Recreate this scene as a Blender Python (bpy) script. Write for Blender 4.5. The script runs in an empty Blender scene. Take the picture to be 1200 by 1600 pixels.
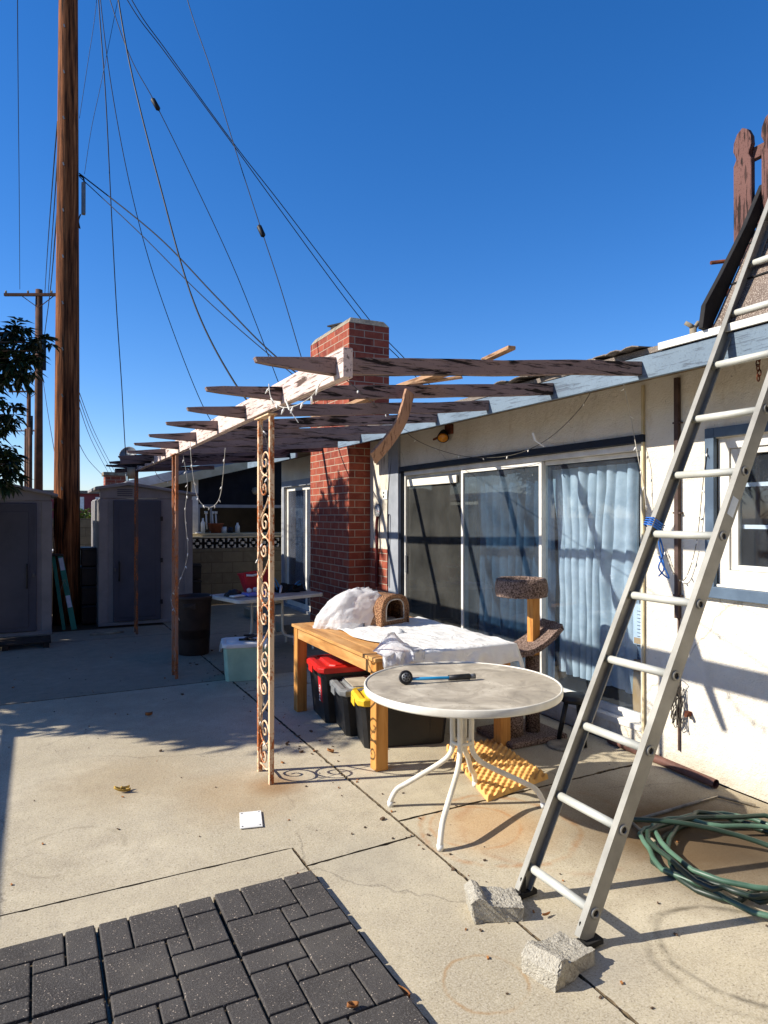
import bpy, bmesh, math, random
from mathutils import Vector, Matrix, noise as mnoise
random.seed(7)
S = bpy.context.scene
COL = S.collection
PI = math.pi
R = math.radians

# ---------------------------------------------------------------- camera, sky, sun, exposure
F = 1060.0; H = 1.68; YAW = R(27.0); PITCH = math.atan(6/1060.0)
cam_d = bpy.data.cameras.new('camera'); cam = bpy.data.objects.new('camera', cam_d); COL.objects.link(cam)
cam_d.sensor_fit = 'HORIZONTAL'; cam_d.sensor_width = 36; cam_d.lens = 36*F/1200.0
cam_d.clip_start = 0.05; cam_d.clip_end = 2000
cam.location = (0, 0, H)
cam.rotation_euler = (PI/2 + PITCH, 0, -YAW)
S.camera = cam

SUN_AZ = math.atan2(-1.0, 0.33)        # compass bearing of the sun (x, y) = (-1, .33)
SUN_EL = R(33.0)
world = bpy.data.worlds.new('World'); S.world = world; world.use_nodes = True
wn = world.node_tree; wn.nodes.clear()
wo = wn.nodes.new('ShaderNodeOutputWorld'); wb = wn.nodes.new('ShaderNodeBackground')
sky = wn.nodes.new('ShaderNodeTexSky'); sky.sky_type = 'NISHITA'; sky.sun_disc = False
sky.sun_elevation = SUN_EL; sky.sun_rotation = SUN_AZ % (2*PI)
sky.altitude = 0; sky.air_density = 1.0; sky.dust_density = 0.1; sky.ozone_density = 4.0
wb.inputs[1].default_value = 0.095
hs = wn.nodes.new('ShaderNodeHueSaturation'); hs.inputs['Saturation'].default_value = 1.29; hs.inputs['Value'].default_value = 1.0
wn.links.new(sky.outputs[0], hs.inputs['Color']); 
bm_ = wn.nodes.new('ShaderNodeMix'); bm_.data_type = 'RGBA'; bm_.blend_type = 'MULTIPLY'; bm_.inputs[0].default_value = 1.0; bm_.inputs[7].default_value = (0.94, 0.93, 1.12, 1)
wn.links.new(hs.outputs[0], bm_.inputs[6]); wn.links.new(bm_.outputs[2], wb.inputs[0]); wn.links.new(wb.outputs[0], wo.inputs[0])
sd = bpy.data.lights.new('sun', 'SUN'); sd.energy = 5.0; sd.angle = R(0.5); sd.color = (1.0, 0.93, 0.82)
sun = bpy.data.objects.new('sun', sd); COL.objects.link(sun)
to_sun = Vector((-1, 0.33, 0)).normalized()*math.cos(SUN_EL) + Vector((0, 0, math.sin(SUN_EL)))
sun.rotation_euler = to_sun.to_track_quat('Z', 'Y').to_euler()
S.view_settings.view_transform = 'Standard'; S.view_settings.look = 'None'
S.view_settings.gamma = 1; S.view_settings.exposure = 0.76

# ---------------------------------------------------------------- measuring helpers (photo pixel + a known plane -> point in the yard)
def ray(px, py):
    X = (px-600)/F; Y = (800-py)/F
    v = Vector((X, Y, -1.0)); v = cam.rotation_euler.to_matrix() @ v
    return v
def at_z(px, py, z=0.0):
    v = ray(px, py); t = (z-H)/v.z; return Vector((0, 0, H)) + v*t
def at_x(px, py, x):
    v = ray(px, py); t = x/v.x; return Vector((0, 0, H)) + v*t
def at_y(px, py, y):
    v = ray(px, py); t = y/v.y; return Vector((0, 0, H)) + v*t
def at_d(px, py, d):
    return Vector((0, 0, H)) + ray(px, py)*d

# ---------------------------------------------------------------- materials
def C(r, g, b):
    f = lambda c: (c/255.0/12.92) if c/255.0 <= 0.04045 else ((c/255.0+0.055)/1.055)**2.4
    return (f(r), f(g), f(b), 1.0)
class NT:
    def __init__(s, name):
        s.m = bpy.data.materials.new(name); s.m.use_nodes = True
        s.t = s.m.node_tree; s.t.nodes.clear()
        s.out = s.n('ShaderNodeOutputMaterial')
        s.co = s.n('ShaderNodeTexCoord').outputs['Object']
    def n(s, ty, **kw):
        nd = s.t.nodes.new(ty)
        for k, v in kw.items(): setattr(nd, k, v)
        return nd
    def l(s, a, b): s.t.links.new(a, b)
    def set(s, sock, v):
        if hasattr(v, 'is_linked') or isinstance(v, bpy.types.NodeSocket): s.l(v, sock)
        else: sock.default_value = v
    def mapping(s, scale=(1, 1, 1), loc=(0, 0, 0), rot=(0, 0, 0), vec=None):
        m = s.n('ShaderNodeMapping'); s.l(vec or s.co, m.inputs[0])
        m.inputs['Scale'].default_value = scale; m.inputs['Location'].default_value = loc; m.inputs['Rotation'].default_value = rot
        return m.outputs[0]
    def noise(s, scale=5, detail=4, rough=0.55, vec=None, dist=0.0):
        n = s.n('ShaderNodeTexNoise'); n.inputs['Scale'].default_value = scale; n.inputs['Detail'].default_value = detail
        n.inputs['Roughness'].default_value = rough; n.inputs['Distortion'].default_value = dist
        s.l(vec or s.co, n.inputs['Vector']); return n.outputs['Fac']
    def ramp(s, fac, stops, interp='LINEAR'):
        r = s.n('ShaderNodeValToRGB'); r.color_ramp.interpolation = interp; s.l(fac, r.inputs[0])
        e = r.color_ramp.elements
        while len(e) > 1: e.remove(e[-1])
        e[0].position = stops[0][0]; e[0].color = stops[0][1]
        for p, c in stops[1:]:
            q = e.new(p); q.color = c
        return r.outputs[0]
    def step(s, fac, a, b):
        m = s.n('ShaderNodeMapRange'); s.l(fac, m.inputs['Value'])
        m.inputs['From Min'].default_value = a; m.inputs['From Max'].default_value = b
        return m.outputs[0]
    def mix(s, fac, a, b, mode='MIX'):
        m = s.n('ShaderNodeMix', data_type='RGBA', blend_type=mode)
        s.set(m.inputs[0], fac); s.set(m.inputs[6], a); s.set(m.inputs[7], b); return m.outputs[2]
    def math(s, op, a, b=0.0):
        m = s.n('ShaderNodeMath', operation=op); s.set(m.inputs[0], a); s.set(m.inputs[1], b); return m.outputs[0]
    def bump(s, h, strength=0.3, dist=0.01, normal=None):
        b = s.n('ShaderNodeBump'); b.inputs['Strength'].default_value = strength; b.inputs['Distance'].default_value = dist
        s.l(h, b.inputs['Height'])
        if normal: s.l(normal, b.inputs['Normal'])
        return b.outputs[0]
    def pbr(s, col, rough=0.8, metal=0.0, normal=None, spec=0.3, **kw):
        p = s.n('ShaderNodeBsdfPrincipled')
        s.set(p.inputs['Base Color'], col); s.set(p.inputs['Roughness'], rough); s.set(p.inputs['Metallic'], metal)
        p.inputs['Specular IOR Level'].default_value = spec
        if normal: s.l(normal, p.inputs['Normal'])
        for k, v in kw.items(): s.set(p.inputs[k], v)
        s.l(p.outputs[0], s.out.inputs[0]); return p

def simple(name, c1, c2=None, scale=6, rough=0.7, metal=0.0, bump=0.15, bscale=60, speck=None, spec=0.3, stretch=None, bdist=0.004, lo=0.35, hi=0.65):
    m = NT(name)
    c2 = c2 or tuple([x*0.78 for x in c1[:3]]+[1])
    vec = m.mapping(stretch) if stretch else None
    col = m.ramp(m.noise(scale, 5, 0.6, vec), [(lo, c2), (hi, c1)])
    if speck:
        sc, sscale, th = speck
        col = m.mix(m.step(m.noise(sscale, 2, 0.5), th, th+0.04), col, sc)
    nrm = m.bump(m.noise(bscale, 4, 0.6, vec), bump, bdist) if bump else None
    ro = m.step(m.noise(scale*2.3, 3), 0.0, 1.0)
    rr = m.math('ADD', m.math('MULTIPLY', ro, 0.2), rough-0.1)
    m.pbr(col, rr, metal, nrm, spec)
    return m.m

def mat_paint_wood(name, paint, dark, axis, amount=0.5, pscale=1.0):
    """weathered paint on a board with grain along `axis`: exposed dark wood in long streaks"""
    m = NT(name)
    sc = [26*pscale, 26*pscale, 26*pscale]; sc[axis] = 2.2*pscale
    v = m.mapping(tuple(sc))
    n1 = m.noise(1.0, 6, 0.65, v, 0.6)
    n2 = m.noise(2.4, 3, 0.5)
    sc2 = [70, 70, 70]; sc2[axis] = 5
    n3 = m.noise(1.0, 4, 0.6, m.mapping(tuple(sc2)))
    a = m.math('ADD', n1, m.math('MULTIPLY', m.math('SUBTRACT', n2, 0.5), 0.7))
    msk = m.step(a, 0.52+0.16*(1-amount), 0.56+0.16*(1-amount))
    crack = m.step(n3, 0.57, 0.62); fl_ = m.step(m.noise(90, 3, 0.7), 0.60, 0.66); crack = m.math('MAXIMUM', crack, m.math('MULTIPLY', fl_, 0.5))
    msk = m.math('MAXIMUM', msk, m.math('MULTIPLY', crack, 0.75))
    pc = m.mix(m.step(n2, 0.3, 0.7), paint, tuple([x*0.72 for x in paint[:3]]+[1]))
    col = m.mix(msk, pc, dark)
    h = m.math('SUBTRACT', 1.0, msk)
    nrm = m.bump(h, 0.7, 0.004, m.bump(n3, 0.4, 0.004))
    m.pbr(col, 0.85, 0, nrm, 0.2)
    return m.m

MT = {}
# concrete patio
def mat_concrete():
    m = NT('patio_concrete')
    big = m.noise(0.8, 6, 0.62)
    mid = m.noise(7, 5, 0.6)
    fine = m.noise(130, 3, 0.7)
    col = m.ramp(big, [(0.3, C(142, 131, 107)), (0.5, C(167, 156, 130)), (0.7, C(181, 171, 147))])
    col = m.mix(m.step(mid, 0.4, 0.75), col, C(150, 139, 117))
    blotch = m.noise(2.6, 7, 0.72, m.mapping(loc=(7, 3, 0)))
    col = m.mix(m.math('MULTIPLY', m.step(blotch, 0.52, 0.68), 0.38), col, C(118, 106, 86))
    col = m.mix(m.math('MULTIPLY', m.step(blotch, 0.44, 0.32), 0.35), col, C(202, 191, 164))
    vo = m.n('ShaderNodeTexVoronoi', feature='DISTANCE_TO_EDGE'); vo.inputs['Scale'].default_value = 0.55
    wv = m.n('ShaderNodeVectorMath', operation='ADD'); nz = m.n('ShaderNodeTexNoise'); nz.inputs['Scale'].default_value = 3.0; nz.inputs['Detail'].default_value = 6; m.l(m.co, nz.inputs['Vector'])
    vs_ = m.n('ShaderNodeVectorMath', operation='SCALE'); m.l(nz.outputs['Color'], vs_.inputs[0]); vs_.inputs['Scale'].default_value = 0.35
    m.l(m.co, wv.inputs[0]); m.l(vs_.outputs[0], wv.inputs[1]); m.l(wv.outputs[0], vo.inputs['Vector'])
    hair = m.math('MULTIPLY', m.step(vo.outputs['Distance'], 0.005, 0.0015), m.math('MULTIPLY', m.step(m.noise(1.1, 2), 0.50, 0.58), 0.55)); hair.node.use_clamp = True
    col = m.mix(hair, col, C(70, 60, 46))
    col = m.mix(m.math('MULTIPLY', m.step(fine, 0.36, 0.66), 0.55), col, C(205, 196, 176))
    col = m.mix(m.math('MULTIPLY', m.step(m.noise(95, 2, 0.5, m.mapping(loc=(3, 5, 1))), 0.60, 0.70), 0.55), col, C(96, 86, 70))
    # stains with a shape of their own: (x, y, radius, ring?, colour, strength)
    sep = m.n('ShaderNodeSeparateXYZ'); m.l(m.co, sep.inputs[0])
    # beyond the far joint line the concrete is mixed darker and mottled
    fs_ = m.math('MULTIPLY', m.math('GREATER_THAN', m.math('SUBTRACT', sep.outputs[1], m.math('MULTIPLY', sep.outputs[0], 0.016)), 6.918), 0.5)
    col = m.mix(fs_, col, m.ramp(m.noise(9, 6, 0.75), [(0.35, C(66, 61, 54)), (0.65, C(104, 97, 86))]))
    wob = m.math('MULTIPLY', m.math('SUBTRACT', m.noise(2.2, 4, 0.6), 0.5), 0.5)
    stains = [(1.33, 4.1, 0.22, 0, C(120, 78, 34), 0.55), (1.1, 4.05, 0.5, 0, C(150, 118, 72), 0.35),
              (2.22, 3.02, 0.42, 0, C(180, 134, 78), 0.45), (2.22, 2.98, 0.42, 1, C(160, 108, 56), 0.6), (2.12, 3.06, 0.24, 1, C(166, 112, 58), 0.5),
              (2.5, 2.85, 0.5, 1, C(150, 96, 48), 0.3),
              (3.05, 2.5, 0.85, 0, C(92, 70, 42), 0.9), (3.3, 2.2, 0.6, 0, C(72, 60, 46), 0.7),
              (2.42, 1.72, 0.30, 1, C(78, 72, 60), 0.7), (2.38, 1.7, 0.33, 1, C(100, 92, 76), 0.5),
              (1.44, 2.02, 0.16, 1, C(150, 108, 50), 0.55), (0.15, 3.75, 0.26, 1, C(120, 110, 90), 0.4),
              (0.5, 4.6, 0.6, 0, C(140, 116, 78), 0.30), (0.9, 5.3, 0.5, 0, C(130, 112, 80), 0.22),
              (1.9, 2.0, 0.3, 0, C(150, 146, 138), 0.35), (2.9, 3.6, 0.8, 0, C(120, 106, 84), 0.3),
              (1.45, 3.0, 0.35, 0, C(130, 126, 116), 0.25), (0.9, 6.6, 1.2, 0, C(112, 104, 88), 0.3)]
    for x, y, r, ring, c, st in stains:
        dx = m.math('SUBTRACT', sep.outputs[0], x); dy = m.math('SUBTRACT', sep.outputs[1], y)
        d = m.math('POWER', m.math('ADD', m.math('MULTIPLY', dx, dx), m.math('MULTIPLY', dy, dy)), 0.5)
        d = m.math('ADD', m.math('DIVIDE', d, r), wob)
        if ring:
            f = m.step(m.math('ABSOLUTE', m.math('SUBTRACT', d, 1.0)), 0.07, 0.0)
            f = m.math('MULTIPLY', f, m.step(mid, 0.35, 0.6))
        else:
            f = m.step(d, 1.0, 0.35)
        f = m.math('MULTIPLY', f, st)
        f.node.use_clamp = True
        col = m.mix(f, col, c)
    h = m.math('ADD', m.math('MULTIPLY', fine, 0.5), m.noise(30, 4, 0.6))
    nrm = m.bump(h, 0.35, 0.006)
    m.pbr(col, 0.9, 0, nrm, 0.2)
    return m.m
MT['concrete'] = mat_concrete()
def mat_dark_joint():
    m = NT('joint_dirt'); col = m.ramp(m.noise(40, 4), [(0.35, C(42, 34, 26)), (0.65, C(104, 90, 68))]); m.pbr(col, 0.95); return m.m
MT['joint'] = mat_dark_joint()
MT['dirt'] = simple('dirt_ground', C(120, 104, 82), C(88, 78, 60), 1.5, 0.95, bump=0.4, bscale=20, bdist=0.02)

def mat_stucco(name, c, c2):
    m = NT(name)
    big = m.noise(1.3, 5, 0.6)
    col = m.ramp(big, [(0.35, c2), (0.62, c)])
    col = m.mix(m.math('MULTIPLY', m.step(m.noise(14, 4, 0.6, m.mapping((1, 1, 0.35))), 0.60, 0.75), 0.35), col, C(176, 160, 134))
    fleck = m.step(m.noise(34, 2), 0.72, 0.75)
    col = m.mix(m.math('MULTIPLY', fleck, 0.5), col, C(110, 98, 84))
    sp = m.n('ShaderNodeSeparateXYZ'); m.l(m.co, sp.inputs[0])
    low = m.math('MULTIPLY', m.step(m.math('ADD', sp.outputs[2], m.math('MULTIPLY', m.noise(6, 5, 0.7), 0.35)), 0.40, 0.16), 0.55); low.node.use_clamp = True
    col = m.mix(low, col, C(150, 136, 112))
    hz_ = m.math('MULTIPLY', m.step(m.noise(1.0, 6, 0.75, m.mapping((2, 2, 0.5), (5, 1, 2))), 0.55, 0.72), 0.4)
    col = m.mix(hz_, col, C(186, 174, 152))
    vo = m.n('ShaderNodeTexVoronoi', feature='DISTANCE_TO_EDGE'); vo.inputs['Scale'].default_value = 0.9
    nz = m.n('ShaderNodeTexNoise'); nz.inputs['Scale'].default_value = 3.0; nz.inputs['Detail'].default_value = 6; m.l(m.co, nz.inputs['Vector'])
    vs_ = m.n('ShaderNodeVectorMath', operation='SCALE'); m.l(nz.outputs['Color'], vs_.inputs[0]); vs_.inputs['Scale'].default_value = 0.3
    wv = m.n('ShaderNodeVectorMath', operation='ADD'); m.l(m.co, wv.inputs[0]); m.l(vs_.outputs[0], wv.inputs[1]); m.l(wv.outputs[0], vo.inputs['Vector'])
    hair = m.math('MULTIPLY', m.step(vo.outputs['Distance'], 0.006, 0.002), m.math('MULTIPLY', m.step(m.noise(1.6, 2), 0.5, 0.6), 0.45)); hair.node.use_clamp = True
    col = m.mix(hair, col, C(110, 98, 80))
    h = m.math('ADD', m.noise(85, 4, 0.6), m.math('MULTIPLY', m.noise(24, 3, 0.5), 1.3))
    m.pbr(col, 0.92, 0, m.bump(h, 0.75, 0.010), 0.15)
    return m.m
MT['stucco'] = mat_stucco('cream_stucco', C(224, 218, 204), C(208, 200, 184))
MT['fascia'] = mat_paint_wood('blue_grey_fascia_paint', C(116, 132, 146), C(88, 98, 110), 1, 0.02, 0.6)
MT['white_trim'] = simple('white_painted_metal', C(222, 220, 212), C(196, 192, 182), 5, 0.5, bump=0.05)
MT['soffit'] = simple('soffit_board', C(150, 134, 108), C(110, 92, 70), 5, 0.9)
MT['roofing'] = simple('mineral_roofing', C(118, 108, 98), C(86, 78, 70), 3, 0.95, speck=(C(160, 150, 140), 220, 0.58), bump=0.5, bscale=180)
MT['shingle'] = simple('brown_roll_roofing', C(112, 98, 88), C(84, 72, 64), 4, 0.95, speck=(C(176, 164, 150), 200, 0.57), bump=0.6, bscale=200)
MT['tar'] = simple('black_tar_edge', C(30, 28, 28), C(18, 17, 17), 8, 0.8, bump=0.3)
MT['navy'] = simple('dark_navy_trim', C(30, 38, 52), C(20, 25, 34), 5, 0.5, bump=0.05)
MT['bluetrim'] = simple('steel_blue_trim', C(88, 106, 124), C(66, 82, 100), 4, 0.6, bump=0.1, bscale=30)
MT['doorblue'] = simple('grey_blue_trim', C(148, 152, 158), C(128, 132, 138), 4, 0.6, bump=0.1, bscale=30)
MT['interior'] = simple('dim_interior', C(70, 66, 62), C(50, 47, 45), 2, 0.9, bump=0)
def mat_brick(name, a, b, c, mortar, bw=0.27, rh=0.094, ms=0.006):
    m = NT(name)
    sep = m.n('ShaderNodeSeparateXYZ'); m.l(m.co, sep.inputs[0])
    u = m.math('SUBTRACT', sep.outputs[0], sep.outputs[1])
    cmb = m.n('ShaderNodeCombineXYZ'); m.l(u, cmb.inputs[0]); m.l(sep.outputs[2], cmb.inputs[1])
    br = m.n('ShaderNodeTexBrick'); m.l(cmb.outputs[0], br.inputs['Vector'])
    br.inputs['Scale'].default_value = 1; br.inputs['Mortar Size'].default_value = ms; br.inputs['Mortar Smooth'].default_value = 0.25
    br.inputs['Brick Width'].default_value = bw; br.inputs['Row Height'].default_value = rh
    br.inputs['Bias'].default_value = 0.0
    br.inputs['Color1'].default_value = a; br.inputs['Color2'].default_value = b; br.inputs['Mortar'].default_value = mortar
    col = m.mix(m.math('MULTIPLY', m.step(m.noise(9, 5, 0.65), 0.45, 0.7), 0.6), br.outputs['Color'], c)
    col = m.mix(br.outputs['Fac'], col, mortar)
    col = m.mix(m.math('MULTIPLY', m.step(m.noise(60, 3, 0.6), 0.6, 0.75), 0.3), col, C(60, 40, 34))
    h = m.math('ADD', m.math('MULTIPLY', m.math('SUBTRACT', 1.0, br.outputs['Fac']), 1.0), m.math('MULTIPLY', m.noise(70, 4), 0.35))
    m.pbr(col, 0.88, 0, m.bump(h, 0.8, 0.008), 0.2)
    return m.m
MT['brick'] = mat_brick('red_brick', C(152, 76, 56), C(116, 54, 43), C(168, 98, 76), C(168, 150, 130))
MT['block'] = mat_brick('grey_block_wall', C(122, 112, 92), C(108, 99, 82), C(132, 122, 102), C(88, 80, 66), 0.4, 0.2, 0.005)
MT['cap'] = simple('chimney_cap_mortar', C(160, 148, 126), C(112, 104, 90), 8, 0.95, bump=0.6, bscale=30, bdist=0.01)
MT['pole'] = None
def mat_pole():
    m = NT('creosote_pole_wood')
    n = m.noise(1, 6, 0.65, m.mapping((30, 30, 1.3)))
    n2 = m.noise(1.7, 4, 0.6, m.mapping((1, 1, 0.4)))
    col = m.ramp(n, [(0.36, C(24, 14, 9)), (0.47, C(104, 62, 36)), (0.6, C(158, 98, 58)), (0.75, C(190, 134, 88))])
    col = m.mix(m.math('MULTIPLY', m.step(n2, 0.42, 0.62), 0.5), col, C(80, 44, 24))
    m.pbr(col, 0.9, 0, m.bump(n, 0.9, 0.02), 0.15); return m.m
MT['pole'] = mat_pole()
MT['farpole'] = simple('far_pole_wood', C(92, 58, 40), C(60, 40, 28), 3, 0.9)
MT['wire'] = simple('black_cable', C(14, 14, 17), C(9, 9, 11), 3, 0.6, bump=0)
MT['metal_grey'] = simple('dull_grey_metal', C(120, 122, 124), C(92, 94, 96), 6, 0.5, 0.4, bump=0.05)
MT['rafter'] = mat_paint_wood('peeling_mauve_rafter_paint', C(148, 126, 120), C(40, 32, 29), 0, 0.80)
MT['rafter2'] = mat_paint_wood('mauve_rafter_paint', C(142, 122, 117), C(44, 36, 33), 0, 0.55)
MT['rafter3'] = mat_paint_wood('dark_blackened_rafter_paint', C(104, 90, 90), C(24, 20, 20), 0, 0.8)
MT['beam'] = mat_paint_wood('peeling_white_pink_beam_paint', C(222, 200, 190), C(86, 70, 62), 1, 0.22)
MT['lath'] = mat_paint_wood('weathered_bare_lath', C(176, 140, 108), C(96, 70, 52), 1, 0.3)
MT['plank'] = mat_paint_wood('weathered_hanging_plank', C(176, 136, 108), C(96, 68, 52), 2, 0.3)
MT['picket'] = mat_paint_wood('peeling_barn_red_picket', C(106, 76, 70), C(38, 28, 25), 2, 1.0, 2.2)
def mat_rust(name, paint):
    m = NT(name)
    n = m.noise(9, 6, 0.7, m.mapping((1, 1, 0.35))); n2 = m.noise(60, 3, 0.6)
    a = m.math('ADD', n, m.math('MULTIPLY', m.math('SUBTRACT', n2, 0.5), 0.35))
    rust = m.ramp(n2, [(0.35, C(96, 50, 28)), (0.6, C(176, 104, 58))])
    col = m.mix(m.step(a, 0.50, 0.57), paint, rust)
    m.pbr(col, 0.75, 0.0, m.bump(a, 0.5, 0.003), 0.25); return m.m
MT['rustpost'] = mat_rust('rusty_cream_post_paint', C(214, 186, 152))
MT['rustpost3'] = mat_rust('dark_corroded_post_paint', C(92, 74, 68))
MT['rustpost2'] = mat_rust('rusty_dark_post_paint', C(150, 112, 92))
MT['rust'] = simple('rusted_iron', C(120, 66, 42), C(70, 38, 26), 20, 0.85, 0.2, bump=0.4)
MT['alu'] = simple('weathered_aluminium', C(144, 142, 134), C(120, 118, 111), 5, 0.55, 0.3, bump=0.08, bscale=90, spec=0.5)
MT['alu_rung'] = simple('pale_rung_paint', C(196, 196, 186), C(172, 172, 162), 5, 0.55, 0.15, bump=0.12, bscale=120)
MT['blackrub'] = simple('black_rubber', C(34, 33, 32), C(24, 23, 22), 12, 0.8, bump=0.2)
def mat_table_wood():
    m = NT('honey_pine')
    n = m.noise(1.0, 5, 0.6, m.mapping((14, 2.0, 14)), 0.8); n2 = m.noise(3, 4)
    col = m.ramp(n, [(0.3, C(148, 100, 52)), (0.5, C(184, 134, 76)), (0.72, C(204, 158, 100))])
    col = m.mix(m.math('MULTIPLY', m.step(n2, 0.5, 0.7), 0.25), col, C(140, 104, 70))
    m.pbr(col, 0.6, 0, m.bump(n, 0.15, 0.003), 0.3); return m.m
MT['pine'] = mat_table_wood()
def mat_table_wood_v():
    m = NT('honey_pine_leg')
    n = m.noise(1.0, 5, 0.6, m.mapping((16, 16, 1.6)), 0.8)
    col = m.ramp(n, [(0.3, C(146, 92, 40)), (0.5, C(184, 128, 62)), (0.72, C(202, 150, 84))])
    m.pbr(col, 0.6, 0, m.bump(n, 0.15, 0.003), 0.3); return m.m
MT['pineleg'] = mat_table_wood_v()
MT['whitemetal'] = simple('white_powder_coat', C(226, 222, 208), C(204, 199, 184), 6, 0.4, bump=0.04, spec=0.5)
def mat_dusty_top():
    m = NT('dusty_glass_table_top')
    n = m.noise(5, 6, 0.65, None, 1.0); n2 = m.noise(45, 3)
    col = m.ramp(n, [(0.3, C(134, 126, 112)), (0.5, C(166, 156, 138)), (0.66, C(192, 183, 164))])
    col = m.mix(m.math('MULTIPLY', m.step(n2, 0.66, 0.7), 0.6), col, C(80, 68, 54))
    ro = m.step(n, 0.2, 0.8)
    m.pbr(col, m.math('ADD', m.math('MULTIPLY', ro, 0.35), 0.4), 0, m.bump(n2, 0.06, 0.002), 0.5); return m.m
MT['dusty'] = mat_dusty_top()
def mat_translucent(name, c, alpha=0.75, rough=0.25, tl_=0.4):
    m = NT(name)
    n = m.noise(16, 6, 0.72, None, 2.2)
    p = m.n('ShaderNodeBsdfPrincipled'); p.inputs['Base Color'].default_value = c; p.inputs['Roughness'].default_value = rough
    m.l(m.bump(n, 0.7, 0.014), p.inputs['Normal'])
    tl = m.n('ShaderNodeBsdfTranslucent'); tl.inputs[0].default_value = c
    tr = m.n('ShaderNodeBsdfTransparent')
    a = m.n('ShaderNodeMixShader'); a.inputs[0].default_value = tl_; m.l(p.outputs[0], a.inputs[1]); m.l(tl.outputs[0], a.inputs[2])
    b = m.n('ShaderNodeMixShader'); b.inputs[0].default_value = alpha; m.l(tr.outputs[0], b.inputs[1]); m.l(a.outputs[0], b.inputs[2])
    m.l(b.outputs[0], m.out.inputs[0]); return m.m
MT['plastic_sheet'] = mat_translucent('white_plastic_sheet', C(246, 244, 238), 0.98, 0.3, 0.1)
MT['bag'] = mat_translucent('thin_white_bag', C(240, 240, 240), 0.66, 0.25, 0.25)
def mat_glass(name, dust, dustcol, tint=(0.9, 0.95, 1, 1)):
    m = NT(name)
    tr = m.n('ShaderNodeBsdfTransparent'); tr.inputs[0].default_value = tint
    gl = m.n('ShaderNodeBsdfGlossy'); gl.inputs['Roughness'].default_value = 0.02
    lw = m.n('ShaderNodeFresnel'); lw.inputs[0].default_value = 1.5
    gm = m.n('ShaderNodeNewGeometry'); f = m.math('MULTIPLY', m.math('ADD', m.math('MULTIPLY', lw.outputs[0], 1.5), 0.01), m.math('SUBTRACT', 1.0, gm.outputs['Backfacing'])); f.node.use_clamp = True
    a = m.n('ShaderNodeMixShader'); m.l(f, a.inputs[0]); m.l(tr.outputs[0], a.inputs[1]); m.l(gl.outputs[0], a.inputs[2])
    df = m.n('ShaderNodeBsdfDiffuse'); df.inputs[0].default_value = dustcol
    b = m.n('ShaderNodeMixShader')
    nn = m.math('MULTIPLY', m.step(m.math('ADD', m.math('MULTIPLY', m.noise(220, 2), 0.6), m.math('MULTIPLY', m.noise(3, 4), 0.4)), 0.3, 0.7), dust)
    m.l(nn, b.inputs[0]); m.l(a.outputs[0], b.inputs[1]); m.l(df.outputs[0], b.inputs[2])
    m.l(b.outputs[0], m.out.inputs[0]); return m.m
MT['glass'] = mat_glass('window_glass', 0.08, C(150, 160, 172))
MT['glass_dusty'] = mat_glass('dusty_door_glass', 0.34, C(124, 128, 140), (0.62, 0.66, 0.74, 1))
MT['glass_mid'] = mat_glass('hazy_door_glass', 0.24, C(122, 128, 134), (0.66, 0.76, 0.82, 1))
MT['screen'] = mat_glass('insect_screen', 1.05, C(70, 70, 67), (0.5, 0.5, 0.5, 1))
def mat_cloth(name, c, c2, scale=8):
    m = NT(name)
    col = m.ramp(m.noise(scale, 4), [(0.35, c2), (0.65, c)])
    d = m.n('ShaderNodeBsdfDiffuse'); m.l(col, d.inputs[0])
    t = m.n('ShaderNodeBsdfTranslucent'); m.l(col, t.inputs[0])
    nb = m.bump(m.noise(120, 3), 0.2, 0.003); m.l(nb, d.inputs['Normal'])
    a = m.n('ShaderNodeMixShader'); a.inputs[0].default_value = 0.25; m.l(d.outputs[0], a.inputs[1]); m.l(t.outputs[0], a.inputs[2])
    m.l(a.outputs[0], m.out.inputs[0]); return m.m
MT['curtain'] = mat_cloth('pale_blue_curtain_cloth', C(206, 214, 214), C(176, 188, 192))
MT['curtain2'] = mat_cloth('slate_blue_curtain_cloth', C(118, 136, 156), C(92, 110, 132))
MT['curtain3'] = mat_cloth('beige_curtain_cloth', C(190, 182, 160), C(166, 158, 138))
MT['curtain4'] = mat_cloth('sage_curtain_cloth', C(150, 172, 150), C(120, 142, 120))
MT['carpet'] = simple('brown_grey_carpet', C(150, 128, 116), C(74, 58, 50), 90, 0.98, bump=1.0, bscale=160, bdist=0.012, lo=0.42, hi=0.58)
def mat_woven():
    m = NT('woven_wicker')
    vo = m.n('ShaderNodeTexVoronoi'); vo.inputs['Scale'].default_value = 95; m.l(m.mapping((1, 1, 0.8)), vo.inputs['Vector'])
    n = m.noise(50, 3); w1 = m.step(vo.outputs['Distance'], 0.25, 0.75)
    col = m.mix(w1, C(184, 140, 104), C(122, 84, 60))
    col = m.mix(m.math('MULTIPLY', m.step(n, 0.4, 0.7), 0.5), col, C(170, 128, 94))
    m.pbr(col, 0.85, 0, m.bump(m.math('SUBTRACT', 1.0, w1), 1.0, 0.01), 0.2); return m.m
MT['wicker'] = mat_woven()
MT['fleece'] = simple('pale_lining', C(200, 190, 176), C(170, 160, 148), 20, 0.95)
MT['foam'] = simple('yellow_orange_foam', C(226, 178, 108), C(196, 146, 80), 6, 0.95, bump=0.35, bscale=90)
MT['hose'] = simple('green_garden_hose', C(84, 116, 96), C(50, 76, 62), 3, 0.45, bump=0.08, bscale=200, spec=0.5)
MT['hose2'] = simple('dark_green_garden_hose', C(44, 66, 52), C(28, 42, 34), 3, 0.45, bump=0.08, bscale=200, spec=0.5)
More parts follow.
